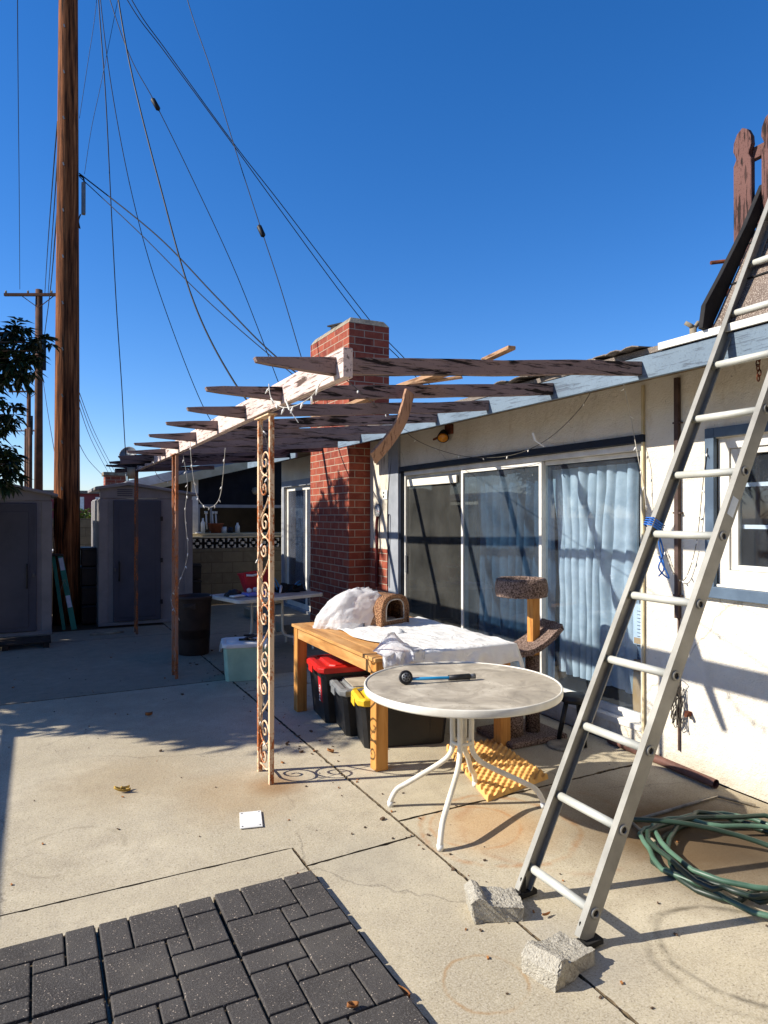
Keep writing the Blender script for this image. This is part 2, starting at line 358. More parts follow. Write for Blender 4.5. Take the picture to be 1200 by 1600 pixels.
MT['cinder'] = simple('broken_concrete_block', C(186, 180, 164), C(160, 154, 140), 70, 0.97, speck=(C(146, 138, 122), 110, 0.60), bump=1.0, bscale=130, bdist=0.012)
def mat_mat():
    m = NT('recycled_rubber_tile')
    n = m.noise(3, 5)
    col = m.ramp(n, [(0.35, C(56, 53, 51)), (0.65, C(75, 72, 69))])
    oi = m.n('ShaderNodeObjectInfo')
    col = m.mix(m.math('MULTIPLY', oi.outputs['Random'], 0.3), col, C(90, 85, 81))
    wn_ = m.n('ShaderNodeTexVoronoi'); wn_.inputs['Scale'].default_value = 9; m.l(m.co, wn_.inputs['Vector'])
    col = m.mix(m.math('MULTIPLY', wn_.outputs['Distance'], 0.25), col, C(46, 42, 40))
    g = m.n('ShaderNodeNewGeometry'); ds = m.noise(2.2, 6, 0.7, g.outputs['Position'])
    col = m.mix(m.math('MULTIPLY', m.step(ds, 0.52, 0.75), 0.35), col, C(122, 116, 104))
    sp = m.noise(150, 2, 0.6)
    col = m.mix(m.step(sp, 0.50, 0.62), col, C(86, 83, 80))
    col = m.mix(m.step(m.noise(130, 1, 0.5, m.mapping(loc=(4, 2, 7))), 0.70, 0.74), col, C(176, 162, 146))
    m.pbr(col, 0.9, 0, m.bump(m.noise(190, 3, 0.7), 0.8, 0.005), 0.25); return m.m
MT['rubber'] = mat_mat()
MT['shed'] = simple('taupe_shed_resin', C(142, 138, 136), C(126, 122, 121), 3, 0.6, bump=0.12, bscale=160)
MT['sheddoor'] = simple('slate_shed_door', C(76, 78, 88), C(66, 68, 78), 3, 0.55, bump=0.12, bscale=160)
MT['blackpl'] = simple('black_plastic', C(30, 30, 31), C(20, 20, 21), 6, 0.5, bump=0.08, spec=0.4)
MT['trashpl'] = simple('brown_black_trash_plastic', C(56, 42, 36), C(40, 30, 26), 6, 0.6, bump=0.15)
MT['redpl'] = simple('red_plastic', C(206, 38, 30), C(178, 28, 24), 6, 0.4, bump=0.05, spec=0.4)
MT['redtub'] = simple('crimson_plastic', C(190, 34, 52), C(156, 24, 40), 6, 0.45, bump=0.05)
MT['greypl'] = simple('grey_plastic', C(128, 130, 130), C(102, 104, 104), 6, 0.5, bump=0.05)
MT['yellowpl'] = simple('yellow_plastic', C(226, 188, 52), C(200, 162, 44), 6, 0.45, bump=0.05)
MT['browndust'] = simple('brown_leaf_dust', C(140, 100, 66), C(96, 68, 46), 30, 0.95, bump=0.4)
MT['mintpl'] = simple('mint_tub_plastic', C(176, 206, 178), C(156, 188, 162), 5, 0.4, bump=0.04)
MT['whitepl'] = simple('white_plastic', C(228, 228, 224), C(206, 206, 200), 5, 0.4, bump=0.04)
MT['bluepl'] = simple('blue_plastic', C(34, 128, 172), C(26, 106, 150), 5, 0.35, bump=0.03, spec=0.5)
MT['lilac'] = simple('lilac_blue_plastic', C(120, 132, 206), C(98, 108, 184), 5, 0.4, bump=0.04)
MT['bluecord'] = simple('blue_cord', C(58, 124, 214), C(40, 96, 180), 30, 0.6)
MT['greenfg'] = simple('green_fibreglass', C(44, 130, 108), C(34, 106, 88), 4, 0.45, bump=0.05)
MT['sticker'] = simple('pale_sticker', C(196, 206, 216), C(176, 186, 196), 14, 0.5, bump=0)
MT['redsticker'] = simple('red_sticker', C(196, 36, 44), C(176, 28, 36), 14, 0.5, bump=0)
MT['leaf'] = simple('dark_green_leaf', C(50, 70, 38), C(30, 46, 24), 3, 0.4, bump=0.0, spec=0.5)
MT['leaf2'] = simple('bright_shrub_leaf', C(122, 142, 48), C(84, 108, 36), 3, 0.5, bump=0.0)
MT['darkbark'] = simple('blackened_wood', C(58, 48, 40), C(36, 30, 26), 8, 0.95, bump=0.5, bscale=30)
MT['bark'] = simple('grey_brown_bark', C(104, 84, 66), C(70, 56, 44), 8, 0.95, bump=0.6, bscale=30, bdist=0.01)
MT['dryleaf'] = simple('dry_leaf', C(160, 110, 62), C(118, 72, 38), 30, 0.8, bump=0.2)
MT['yleaf'] = simple('yellowed_leaf', C(190, 160, 80), C(140, 110, 50), 30, 0.8, bump=0.2)
MT['amber'] = simple('amber_lens', C(206, 136, 24), C(176, 104, 14), 20, 0.25, bump=0.1, spec=0.6)
MT['brownpipe'] = simple('brown_painted_pipe', C(112, 78, 68), C(84, 58, 50), 10, 0.6, bump=0.2)
MT['darkpipe'] = simple('dark_brown_conduit', C(84, 66, 60), C(60, 46, 42), 10, 0.6, bump=0.1)
MT['creampaint'] = simple('cream_board_paint', C(204, 190, 156), C(180, 166, 132), 5, 0.8, bump=0.15)
MT['darkcloth'] = simple('dark_shade_cloth', C(30, 32, 38), C(20, 22, 27), 5, 0.95, bump=0)
MT['terracotta'] = simple('terracotta', C(150, 84, 56), C(120, 66, 44), 9, 0.8)
MT['cardboard'] = simple('cardboard', C(186, 150, 104), C(166, 132, 90), 7, 0.85, bump=0.1)
MT['boxwhite'] = simple('white_printed_board', C(206, 214, 218), C(186, 196, 202), 7, 0.7, bump=0.02)
MT['redrope'] = simple('dark_red_rope', C(96, 36, 34), C(62, 24, 24), 40, 0.9, bump=0.6, bscale=80)
MT['navyrope'] = simple('navy_webbing', C(30, 34, 56), C(20, 22, 38), 40, 0.8)
MT['ink'] = simple('black_ink', C(28, 28, 30), C(24, 24, 26), 10, 0.7, bump=0)
MT['bulb'] = simple('frosted_white_bulb', C(232, 230, 224), C(214, 212, 206), 10, 0.3, bump=0, spec=0.5)
MT['litewire'] = simple('white_light_wire', C(190, 186, 176), C(160, 156, 146), 10, 0.6, bump=0)
MT['darkwire'] = simple('grey_light_wire', C(84, 80, 72), C(60, 56, 50), 10, 0.6, bump=0)
MT['hill'] = simple('hazy_hill_scrub', C(96, 110, 112), C(80, 94, 98), 0.05, 0.95, bump=0)
MT['redwall'] = simple('far_red_wall', C(130, 62, 66), C(110, 52, 56), 1, 0.9)

# ---------------------------------------------------------------- mesh builder
class MB:
    def __init__(s): s.v = []; s.f = []; s.sm = []; s.mi = []
    def add(s, vs, fs, smooth=False, mi=0):
        b = len(s.v); s.v += [Vector(p) for p in vs]
        for f in fs: s.f.append([i+b for i in f]); s.sm.append(smooth); s.mi.append(mi)
        return s
    def box(s, x0, x1, y0, y1, z0, z1, mi=0):
        vs = [(x0, y0, z0), (x1, y0, z0), (x1, y1, z0), (x0, y1, z0), (x0, y0, z1), (x1, y0, z1), (x1, y1, z1), (x0, y1, z1)]
        return s.add(vs, [(0, 3, 2, 1), (4, 5, 6, 7), (0, 1, 5, 4), (1, 2, 6, 5), (2, 3, 7, 6), (3, 0, 4, 7)], False, mi)
    def obox(s, c, size, M=None, mi=0, segs=1):
        M = M or Matrix.Identity(3); c = Vector(c)
        hx, hy, hz = [q/2 for q in size]
        vs = []
        for z in (-hz, hz):
            for (x, y) in ((-hx, -hy), (hx, -hy), (hx, hy), (-hx, hy)): vs.append(c + M @ Vector((x, y, z)))
        return s.add(vs, [(0, 3, 2, 1), (4, 5, 6, 7), (0, 1, 5, 4), (1, 2, 6, 5), (2, 3, 7, 6), (3, 0, 4, 7)], False, mi)
    def bar(s, p0, p1, w, h, up=(0, 0, 1), mi=0, n=1, sag=None):
        p0 = Vector(p0); p1 = Vector(p1); d = (p1-p0).normalized(); up = Vector(up)
        side = d.cross(up).normalized(); u = side.cross(d).normalized()
        rings = []
        for i in range(n+1):
            t = i/n; c = p0.lerp(p1, t)
            if sag: c = c + Vector(sag(t))
            rings.append([c - side*w/2 - u*h/2, c + side*w/2 - u*h/2, c + side*w/2 + u*h/2, c - side*w/2 + u*h/2])
        vs = [q for r_ in rings for q in r_]; fs = [(3, 2, 1, 0), tuple(4*n+k for k in range(4))]
        for i in range(n):
            for k in range(4): fs.append((4*i+k, 4*i+(k+1) % 4, 4*i+4+(k+1) % 4, 4*i+4+k))
        return s.add(vs, fs, False, mi)
    def tube(s, pts, r, n=8, closed=False, caps=True, smooth=True, flat=None, mi=0):
        pts = [Vector(p) for p in pts]; N = len(pts); rs = r if isinstance(r, (list, tuple)) else [r]*N
        rings = []; prev = None
        for i in range(N):
            a = pts[(i-1) % N] if (closed or i > 0) else pts[i]; b = pts[(i+1) % N] if (closed or i < N-1) else pts[i]
            d = (b-a); d = d.normalized() if d.length > 1e-9 else Vector((0, 0, 1))
            if prev is None:
                up = Vector((0, 0, 1)) if abs(d.z) < 0.9 else Vector((1, 0, 0))
                u = d.cross(up).normalized()
            else:
                u = (prev - d*prev.dot(d)); u = u.normalized() if u.length > 1e-6 else d.orthogonal().normalized()
            prev = u; w = d.cross(u)
            fl = flat if flat else 1.0
            rings.append([pts[i] + (u*math.cos(2*PI*k/n)*fl + w*math.sin(2*PI*k/n))*rs[i] for k in range(n)])
        vs = [q for r_ in rings for q in r_]; fs = []
        M_ = N if closed else N-1
        for i in range(M_):
            j = (i+1) % N
            for k in range(n): fs.append((i*n+k, i*n+(k+1) % n, j*n+(k+1) % n, j*n+k))
        s.add(vs, fs, smooth, mi)
        if caps and not closed:
            b = len(s.v)-len(vs)
            s.f.append([b+k for k in range(n)][::-1]); s.sm.append(False); s.mi.append(mi)
            s.f.append([b+(N-1)*n+k for k in range(n)]); s.sm.append(False); s.mi.append(mi)
        return s
    def lathe(s, prof, n=32, c=(0, 0, 0), M=None, smooth=True, mi=0, capb=True, capt=True):
        c = Vector(c); M = M or Matrix.Identity(3); vs = []; fs = []
        for r, z in prof:
            for k in range(n): vs.append(c + M @ Vector((r*math.cos(2*PI*k/n), r*math.sin(2*PI*k/n), z)))
        for i in range(len(prof)-1):
            for k in range(n): fs.append((i*n+k, i*n+(k+1) % n, (i+1)*n+(k+1) % n, (i+1)*n+k))
        if capb: fs.append(tuple(range(n))[::-1])
        if capt: fs.append(tuple((len(prof)-1)*n+k for k in range(n)))
        return s.add(vs, fs, smooth, mi)
    def prism(s, poly, z0, z1, M=None, c=(0, 0, 0), mi=0, smooth=False):
        M = M or Matrix.Identity(3); c = Vector(c); n = len(poly)
        vs = [c + M @ Vector((x, y, z0)) for x, y in poly] + [c + M @ Vector((x, y, z1)) for x, y in poly]
        fs = [tuple(range(n))[::-1], tuple(range(n, 2*n))]
        for i in range(n): fs.append((i, (i+1) % n, n+(i+1) % n, n+i))
        return s.add(vs, fs, smooth, mi)
    def grid(s, fn, nu, nv, smooth=True, mi=0):
        vs = [fn(i/nu, j/nv) for j in range(nv+1) for i in range(nu+1)]
        fs = [(j*(nu+1)+i, j*(nu+1)+i+1, (j+1)*(nu+1)+i+1, (j+1)*(nu+1)+i) for j in range(nv) for i in range(nu)]
        return s.add(vs, fs, smooth, mi)
    def build(s, name, mat, parent=None, bevel=0, segs=2, local=False, solid=0, sub=0):
        me = bpy.data.meshes.new(name)
        vs = s.v
        if parent is not None and not local:
            chain = Matrix.Identity(4); p = parent
            inv = wmat(parent).inverted(); vs = [inv @ v for v in vs]
        me.from_pydata([tuple(v) for v in vs], [], s.f)
        bm = bmesh.new(); bm.from_mesh(me)
        if s.f: bmesh.ops.recalc_face_normals(bm, faces=bm.faces) if not getattr(s, 'keep', False) else None
        bm.to_mesh(me); bm.free()
        mats = mat if isinstance(mat, (list, tuple)) else [mat]
        for m in mats: me.materials.append(MT[m] if isinstance(m, str) else m)
        me.polygons.foreach_set('use_smooth', s.sm); me.polygons.foreach_set('material_index', s.mi)
        me.update()
        o = bpy.data.objects.new(name, me); COL.objects.link(o)
        if parent is not None: o.parent = parent
        if solid:
            md = o.modifiers.new('thickness', 'SOLIDIFY'); md.thickness = solid; md.offset = 0
        if sub:
            md = o.modifiers.new('smooth', 'SUBSURF'); md.levels = sub; md.render_levels = sub
        if bevel:
            md = o.modifiers.new('bevel', 'BEVEL'); md.width = bevel; md.segments = segs; md.limit_method = 'ANGLE'; md.angle_limit = R(40)
        return o
def wmat(o):
    m = Matrix.Translation(o.location) @ o.rotation_euler.to_matrix().to_4x4()
    p = o.parent
    while p is not None:
        m = (Matrix.Translation(p.location) @ p.rotation_euler.to_matrix().to_4x4()) @ m; p = p.parent
    return m
def tag(o, label, cat, group=None, kind=None):
    o['label'] = label; o['category'] = cat
    if group: o['group'] = group
    if kind: o['kind'] = kind
    return o
def thing(name, label, cat, loc=(0, 0, 0), rz=0, group=None):
    o = bpy.data.objects.new(name, None); COL.objects.link(o); o.location = loc; o.rotation_euler = (0, 0, rz)
    o.empty_display_size = 0.1
    return tag(o, label, cat, group)
def struct(o): o['kind'] = 'structure'; return o
def dup(root, loc=None, rz=None, label=None, group=None):
    r = root.copy(); COL.objects.link(r)
    if loc is not None: r.location = loc
    if rz is not None: r.rotation_euler = (0, 0, rz)
    if label: r['label'] = label
    if group: r['group'] = group
    for ch in list(root.children):
        c = ch.copy(); COL.objects.link(c); c.parent = r
        for g in list(ch.children):
            d = g.copy(); COL.objects.link(d); d.parent = c
    return r
def catmull(pts, k=6):
    P = [Vector(p) for p in pts]; out = []
    for i in range(len(P)-1):
        p0 = P[max(i-1, 0)]; p1 = P[i]; p2 = P[i+1]; p3 = P[min(i+2, len(P)-1)]
        for j in range(k):
            t = j/k
            out.append(0.5*((2*p1)+(-p0+p2)*t+(2*p0-5*p1+4*p2-p3)*t*t+(-p0+3*p1-3*p2+p3)*t*t*t))
    out.append(P[-1]); return out
def RZ(a): return Matrix.Rotation(a, 3, 'Z')
def RX(a): return Matrix.Rotation(a, 3, 'X')
def RY(a): return Matrix.Rotation(a, 3, 'Y')
def text_part(name, body, size, mat, parent, loc, rot):
    cu = bpy.data.curves.new(name, 'FONT'); cu.body = body; cu.size = size; cu.extrude = 0.0008; cu.align_x = 'CENTER'; cu.align_y = 'CENTER'
    tmp = bpy.data.objects.new(name, cu); COL.objects.link(tmp)
    bpy.context.view_layer.update()
    me = bpy.data.meshes.new_from_object(tmp.evaluated_get(bpy.context.evaluated_depsgraph_get()))
    bpy.data.objects.remove(tmp)
    me.materials.clear(); me.materials.append(MT[mat])
    o = bpy.data.objects.new(name, me); COL.objects.link(o); o.parent = parent; o.location = loc; o.rotation_euler = rot
    return o

# ================================================================ THE SETTING: ground, patio, hills
g = MB(); g.add([(-400, -60, -0.06), (400, -60, -0.06), (400, 900, -0.06), (-400, 900, -0.06)], [(0, 1, 2, 3)])
struct(g.build('ground', 'dirt'))
def slab_poly(mb, poly, gap=0.0032, z=0.0, depth=0.045, seed=0):
    """one poured slab: broken-edged outline, small rounded arris, sides going down"""
    pts = []; n = len(poly); rnd = random.Random(seed)
    cx = sum(p[0] for p in poly)/n; cy = sum(p[1] for p in poly)/n
    area = sum(poly[i][0]*poly[(i+1) % n][1]-poly[(i+1) % n][0]*poly[i][1] for i in range(n))
    sg = 1 if area > 0 else -1
    for i in range(n):
        a = Vector((*poly[i], 0)); b = Vector((*poly[(i+1) % n], 0)); d = (b-a); L = d.length; d.normalize()
        nrm = Vector((-d.y, d.x, 0))*sg
        k = max(2, int(L/0.035)) if L < 12 else max(2, int(L/0.06))
        k = min(k, 240)
        for j in range(k):
            p = a + d*(L*j/k)
            off = gap + (abs(mnoise.noise(Vector((p.x*14, p.y*14, seed)))**2)*0.022 + 0.003*mnoise.noise(Vector((p.x*60, p.y*60, 3)))) if 0 < j else gap
            pts.append(p + nrm*off + (d*gap if j == 0 else Vector((0, 0, 0))))
    m = len(pts)
    ctr = [Vector((p.x, p.y, z-0.005)) for p in pts]
    # inset ring for the arris
    ins = []
    for i in range(m):
        a = pts[i-1]; b = pts[(i+1) % m]; d = (b-a).normalized(); nrm = Vector((-d.y, d.x, 0))*sg
        q = pts[i] + nrm*0.003; ins.append(Vector((q.x, q.y, z)))
    low = [Vector((p.x, p.y, z-depth)) for p in pts]
    b0 = len(mb.v)
    mb.v += ins + ctr + low
    mb.f.append([b0+i for i in range(m)]); mb.sm.append(False); mb.mi.append(0)
    for i in range(m):
        j = (i+1) % m
        mb.f.append([b0+i, b0+m+i, b0+m+j, b0+j]); mb.sm.append(False); mb.mi.append(1)
        mb.f.append([b0+m+i, b0+2*m+i, b0+2*m+j, b0+m+j]); mb.sm.append(False); mb.mi.append(1)
pt = MB()
W = 3.80
slabs = [[(-4.5, -3), (1.15, -3), (1.15, 3.28), (-4.5, 3.28)],
         [(1.15, -3), (1.77, -3), (1.77, 3.11), (1.15, 3.08)],
         [(-4.5, 3.28), (1.15, 3.28), (1.15, 3.08), (1.77, 3.11), (1.76, 6.95), (-4.5, 6.85)],
         [(-4.5, 6.85), (1.76, 6.95), (1.74, 10.0), (-4.5, 10.0)],
         [(1.77, -3), (W, -3), (W, 0.9), (1.77, 0.9)],
         [(1.77, 0.9), (W, 0.9), (W, 3.33), (1.77, 3.30)],
         [(1.77, 3.30), (W, 3.33), (W, 6.45), (1.765, 6.4)],
         [(1.765, 6.4), (W, 6.45), (W, 9.7), (1.745, 9.7)],
         [(1.745, 9.7), (W, 9.7), (W, 12.85), (1.74, 12.85)],
         [(-4.5, 10.0), (1.745, 10.0), (1.74, 10.9), (-4.5, 10.9)]]
for i, p in enumerate(slabs): slab_poly(pt, p, seed=i*3+1, z=-0.0007*(i % 3))
pt.keep = False
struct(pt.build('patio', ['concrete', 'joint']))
j_ = MB(); j_.add([(-4.5, -3, -0.022), (3.8, -3, -0.022), (3.8, 12.85, -0.022), (-4.5, 12.85, -0.022)], [(0, 1, 2, 3)])
struct(j_.build('joint_soil', 'joint'))
hl = MB()
def hillf(u, v):
    x = -420+u*840; y = 620+v*80
    return Vector((x, y, -1 + math.sin(v*PI/1.6)*(17+9*mnoise.noise(Vector((x*0.008, 2, 0)))+3*mnoise.noise(Vector((x*0.03, 7, v))))))
hl.grid(hillf, 90, 6); struct(hl.build('hills', 'hill'))

# ================================================================ THE HOUSE
WX = 3.81
house = thing('house', 'cream stucco house with blue-grey eaves and sliding glass doors along the patio', 'house', (WX, 4, 0))
w = MB(); T = 0.14
ytop = 2.66
def wall(y0, y1, z0, z1): w.box(WX, WX+T, y0, y1, z0, z1)
wall(11.22, 11.45, 0, ytop)
wall(9.35, 11.22, 2.17, ytop); wall(9.35, 11.22, 0, 0.15)
wall(7.03, 9.35, 0, ytop)
wall(3.44, 7.03, 2.215, ytop); wall(3.44, 7.03, 0, 0.15)
wall(2.90, 3.44, 0, ytop)
wall(1.35, 2.90, 0, 1.25); wall(1.35, 2.90, 2.17, ytop)
wall(-3, 1.35, 0, ytop)
w.box(WX+T, 9, 11.31, 11.45, 0, ytop+0.1); w.box(WX+T, 9, -3, -2.86, 0, ytop+0.1); w.box(8.86, 9, -2.86, 11.31, 0, ytop)
w.build('wall', 'stucco', house)
it = MB(); it.box(WX+T, 8.86, -2.86, 11.31, 0.10, 0.15); it.box(WX+T, 8.86, -2.86, 11.31, 2.60, 2.64)
it.box(6.4, 6.5, -2.86, 11.31, 0.15, 2.6); it.box(WX+T, 6.4, 3.12, 3.18, 0.15, 2.6)
it.build('interior_shell', 'interior', house)
# roof: low slope, two planes, broken where the chimney passes
ro = MB(); EX = 3.30
def roofz(x): return 2.665 + (x-EX)*0.085
def roof_piece(x0, x1, y0, y1, mb, th=0.035):
    z0, z1 = roofz(x0), roofz(x1)
    vs = [(x0, y0, z0), (x1, y0, z1), (x1, y1, z1), (x0, y1, z0), (x0, y0, z0+th), (x1, y0, z1+th), (x1, y1, z1+th), (x0, y1, z0+th)]
    mb.add(vs, [(0, 3, 2, 1), (4, 5, 6, 7), (0, 1, 5, 4), (1, 2, 6, 5), (2, 3, 7, 6), (3, 0, 4, 7)])
for (x0, x1, y0, y1) in ((EX, 6.6, -3.2, 7.77), (4.06, 6.6, 7.77, 9.2), (EX, 6.6, 9.2, 11.75)): roof_piece(x0, x1, y0, y1, ro)
ro.add([(6.6, -3.2, roofz(6.6)+.035), (9.5, -3.2, 2.7), (9.5, 11.75, 2.7), (6.6, 11.75, roofz(6.6)+.035), (6.6, -3.2, roofz(6.6)), (9.5, -3.2, 2.66), (9.5, 11.75, 2.66), (6.6, 11.75, roofz(6.6))],
       [(0, 1, 2, 3), (7, 6, 5, 4), (0, 4, 5, 1), (1, 5, 6, 2), (2, 6, 7, 3), (3, 7, 4, 0)])
roof = ro.build('roof', 'roofing', house)
# curled loose roofing edge
rg = MB()
rnd = random.Random(4)
for k in range(11):
    y0 = 2.95+k*0.13; yy = y0+0.12+rnd.random()*0.12; x0 = 3.22+rnd.random()*0.08; dz = rnd.random()*0.03
    def fn(u, v, y0=y0, yy=yy, x0=x0, dz=dz):
        x = x0+u*0.5; return Vector((x, y0+(yy-y0)*v, roofz(x)+0.038+dz*0.6*(1-u)+0.015*math.sin(v*PI)*(1-u)+k*0.001))
    rg.grid(fn, 4, 3, False)
rg.build('loose_roofing_edge', 'roofing', roof, solid=0.006)
fa = MB(); fa.box(3.285, 3.315, -3.2, 7.70, 2.515, 2.655); fa.box(3.285, 3.315, 9.25, 11.75, 2.515, 2.655)
fa.build('fascia', 'fascia', house, bevel=0.003)
de = MB(); de.box(3.268, 3.283, -3.2, 2.84, 2.662, 2.704); de.build('drip_edge', 'white_trim', house, bevel=0.002)
sf = MB()
for (y0, y1) in ((-3.2, 7.77), (9.2, 11.75)):
    sf.box(3.316, 3.809, y0, y1, 2.630, 2.648)
sf.build('soffit', 'soffit', house)
# chimney
ch = MB(); ch.box(3.48, 4.05, 7.80, 9.16, 0, 4.12); ch.build('chimney', 'brick', house, bevel=0.004)
cc = MB()
cc.add([(3.475, 7.795, 4.12), (4.055, 7.795, 4.12), (4.055, 9.165, 4.12), (3.475, 9.165, 4.12),
        (3.53, 7.86, 4.205), (4.0, 7.86, 4.205), (4.0, 9.10, 4.205), (3.53, 9.10, 4.205)],
       [(0, 3, 2, 1), (4, 5, 6, 7), (0, 1, 5, 4), (1, 2, 6, 5), (2, 3, 7, 6), (3, 0, 4, 7)])
cap = cc.build('chimney_cap', 'cap', [o for o in house.children if o.name.startswith('chimney')][0], bevel=0.006)
fl = MB(); fl.lathe([(0.17, 4.19), (0.165, 4.27), (0.12, 4.30), (0.10, 4.29)], 20, (3.74, 8.6, 0), smooth=False)
fl.obox((3.74, 8.55, 4.29), (0.3, 0.5, 0.02), RX(0.16)); fl.build('flue_cover', 'tar', [o for o in house.children if o.name.startswith('chimney')][0])
wb_ = MB(); wb_.box(3.765, 3.808, 7.30, 7.798, 0, 1.27); wb_.build('brick_wainscot', 'brick', house, bevel=0.004)
bp = MB(); bp.box(3.775, 3.808, 7.30, 7.798, 1.272, 2.62); bp.build('board_panel', mat_paint_wood('cracked_cream_panel_paint', C(214, 204, 186), C(96, 84, 70), 2, 0.05), house, bevel=0.003)
st = MB(); st.box(3.775, 3.808, 7.045, 7.298, 0, 2.62)
st.build('door_side_board', 'doorblue', house, bevel=0.003)

# sliding glass door
sdo = MB(); sdo.box(3.785, 3.84, 3.42, 7.04, 2.20, 2.255); sdo.box(3.785, 3.84, 7.0, 7.04, 0.15, 2.20)
sdo.build('sliding_door_trim', 'navy', house, bevel=0.003)
sl = MB(); sl.box(3.83, 3.93, 3.45, 7.0, 2.150, 2.198); sl.box(3.80, 3.95, 3.45, 7.0, 0.151, 0.19); sl.box(3.83, 3.93, 3.45, 3.485, 0.19, 2.15); sl.box(3.83, 3.93, 6.965, 7.0, 0.19, 2.15)
slide = sl.build('sliding_door', 'white_trim', house, bevel=0.003)
def leaf_frame(y0, y1, x, name, wd, mat='white_trim'):
    b = MB(); b.box(x, x+0.035, y0, y0+wd, 0.192, 2.148); b.box(x, x+0.035, y1-wd, y1, 0.192, 2.148)
    b.box(x+.001, x+0.034, y0+wd, y1-wd, 2.148-wd, 2.148); b.box(x+.001, x+0.034, y0+wd, y1-wd, 0.192, 0.192+wd*1.6)
    return b.build(name, mat, slide, bevel=0.002)
leaf_frame(3.487, 4.60, 3.875, 'panel_frame', 0.035)
leaf_frame(4.56, 5.80, 3.835, 'panel_frame', 0.035)
leaf_frame(5.78, 6.962, 3.878, 'panel_frame', 0.045)
def pane(y0, y1, x, mat, name='pane', z0=0.25, z1=2.11, parent=None):
    b = MB(); b.box(x, x+0.006, y0, y1, z0, z1); return b.build(name, mat, parent or slide)
pane(3.523, 4.564, 3.888, 'glass'); pane(4.596, 5.764, 3.849, 'glass_mid'); pane(5.826, 6.916, 3.891, 'glass_dusty')
pane(5.80, 6.95, 3.842, 'screen', 'insect_screen')
dh = MB(); dh.obox((3.825, 6.935, 1.12), (0.02, 0.03, 0.2)); dh.build('handle', 'metal_grey', slide, bevel=0.004)
rm = MB(); rm.box(3.815, 3.834, 5.86, 6.9, 2.02, 2.10); rm.build('screen_head_rail', 'whitemetal', slide, bevel=0.006)
# back door beyond the chimney
bd = MB(); bd.box(3.775, 3.809, 11.22, 11.34, 0.15, 2.27); bd.box(3.775, 3.809, 9.3, 11.22, 2.17, 2.27); bd.box(3.775, 3.84, 9.30, 11.22, 0.10, 0.17)
bdo = bd.build('back_door', 'doorblue', house, bevel=0.004)
b = MB(); b.box(3.83, 3.86, 9.36, 9.42, 0.17, 2.17); b.box(3.83, 3.86, 10.24, 10.30, 0.17, 2.17); b.box(3.83, 3.86, 11.14, 11.21, 0.17, 2.17); b.box(3.831, 3.859, 9.42, 11.14, 2.10, 2.17); b.box(3.831, 3.859, 9.42, 11.14, 0.17, 0.25)
b.build('door_frame', 'white_trim', bdo, bevel=0.003)
pane(9.42, 10.24, 3.842, 'glass_dusty', parent=bdo); pane(10.30, 11.14, 3.842, 'glass_dusty', parent=bdo)
# window
wf = MB(); wf.box(3.79, 3.825, 2.865, 2.93, 1.22, 2.235); wf.box(3.79, 3.825, 1.30, 2.865, 2.175, 2.235)
wf.box(3.765, 3.83, 1.25, 2.95, 1.165, 1.235)
win = wf.build('window', 'bluetrim', house, bevel=0.004)
b = MB(); b.box(3.835, 3.90, 2.79, 2.865, 1.25, 2.17); b.box(3.835, 3.90, 1.36, 2.79, 2.10, 2.17); b.box(3.835, 3.90, 1.36, 2.79, 1.25, 1.34); b.box(3.835, 3.9, 1.36, 1.42, 1.34, 2.1)
b.box(3.85, 3.885, 2.74, 2.788, 1.342, 2.098); b.box(3.85, 3.885, 1.42, 2.74, 2.06, 2.098); b.box(3.85, 3.885, 1.42, 2.74, 1.342, 1.375)
b.build('window_frame', 'white_trim', win, bevel=0.003)
b = MB(); b.box(3.892, 3.905, 1.42, 2.74, 1.86, 1.885); b.box(3.892, 3.905, 1.42, 2.74, 1.60, 1.625); b.build('muntin', 'whitepl', win)
pane(1.42, 2.74, 3.87, 'glass', z0=1.375, z1=2.06, parent=win)
# steep roofed bay at the near end with its dark rake edge
bay = MB()
A0 = (3.30, 2.715); A1 = (3.78, 3.50)
bay.add([(A0[0], -3.2, A0[1]), (A0[0], 2.5, A0[1]), (A1[0], 2.5, A1[1]), (A1[0], -3.2, A1[1]),
         (5.2, 2.5, 3.50), (5.2, -3.2, 3.50), (5.2, 2.5, 2.9), (5.2, -3.2, 2.9)],
        [(0, 1, 2, 3), (3, 2, 4, 5), (1, 6, 4, 2), (0, 3, 5, 7)])
bay_o = bay.build('steep_roof_bay', 'shingle', house)
b = MB()
for k, s_ in enumerate((0.33, 0.66)):
    x = A0[0]+(A1[0]-A0[0])*s_; z = A0[1]+(A1[1]-A0[1])*s_
    b.bar((x-0.004, -3.2, z+0.003), (x-0.004, 2.5, z+0.003), 0.012, 0.008)
b.build('roofing_lap', 'tar', bay_o)
b = MB()
b.prism([(3.235, 2.71), (3.30, 2.70), (3.80, 3.52), (3.80, 3.62), (3.765, 3.62), (3.60, 3.335), (3.395, 3.03), (3.26, 2.84)], 0, 0.03, M=Matrix(((1, 0, 0), (0, 0, 1), (0, 1, 0))), c=(0, 2.51, 0))
b.build('rake_board', 'tar', bay_o, bevel=0.003)

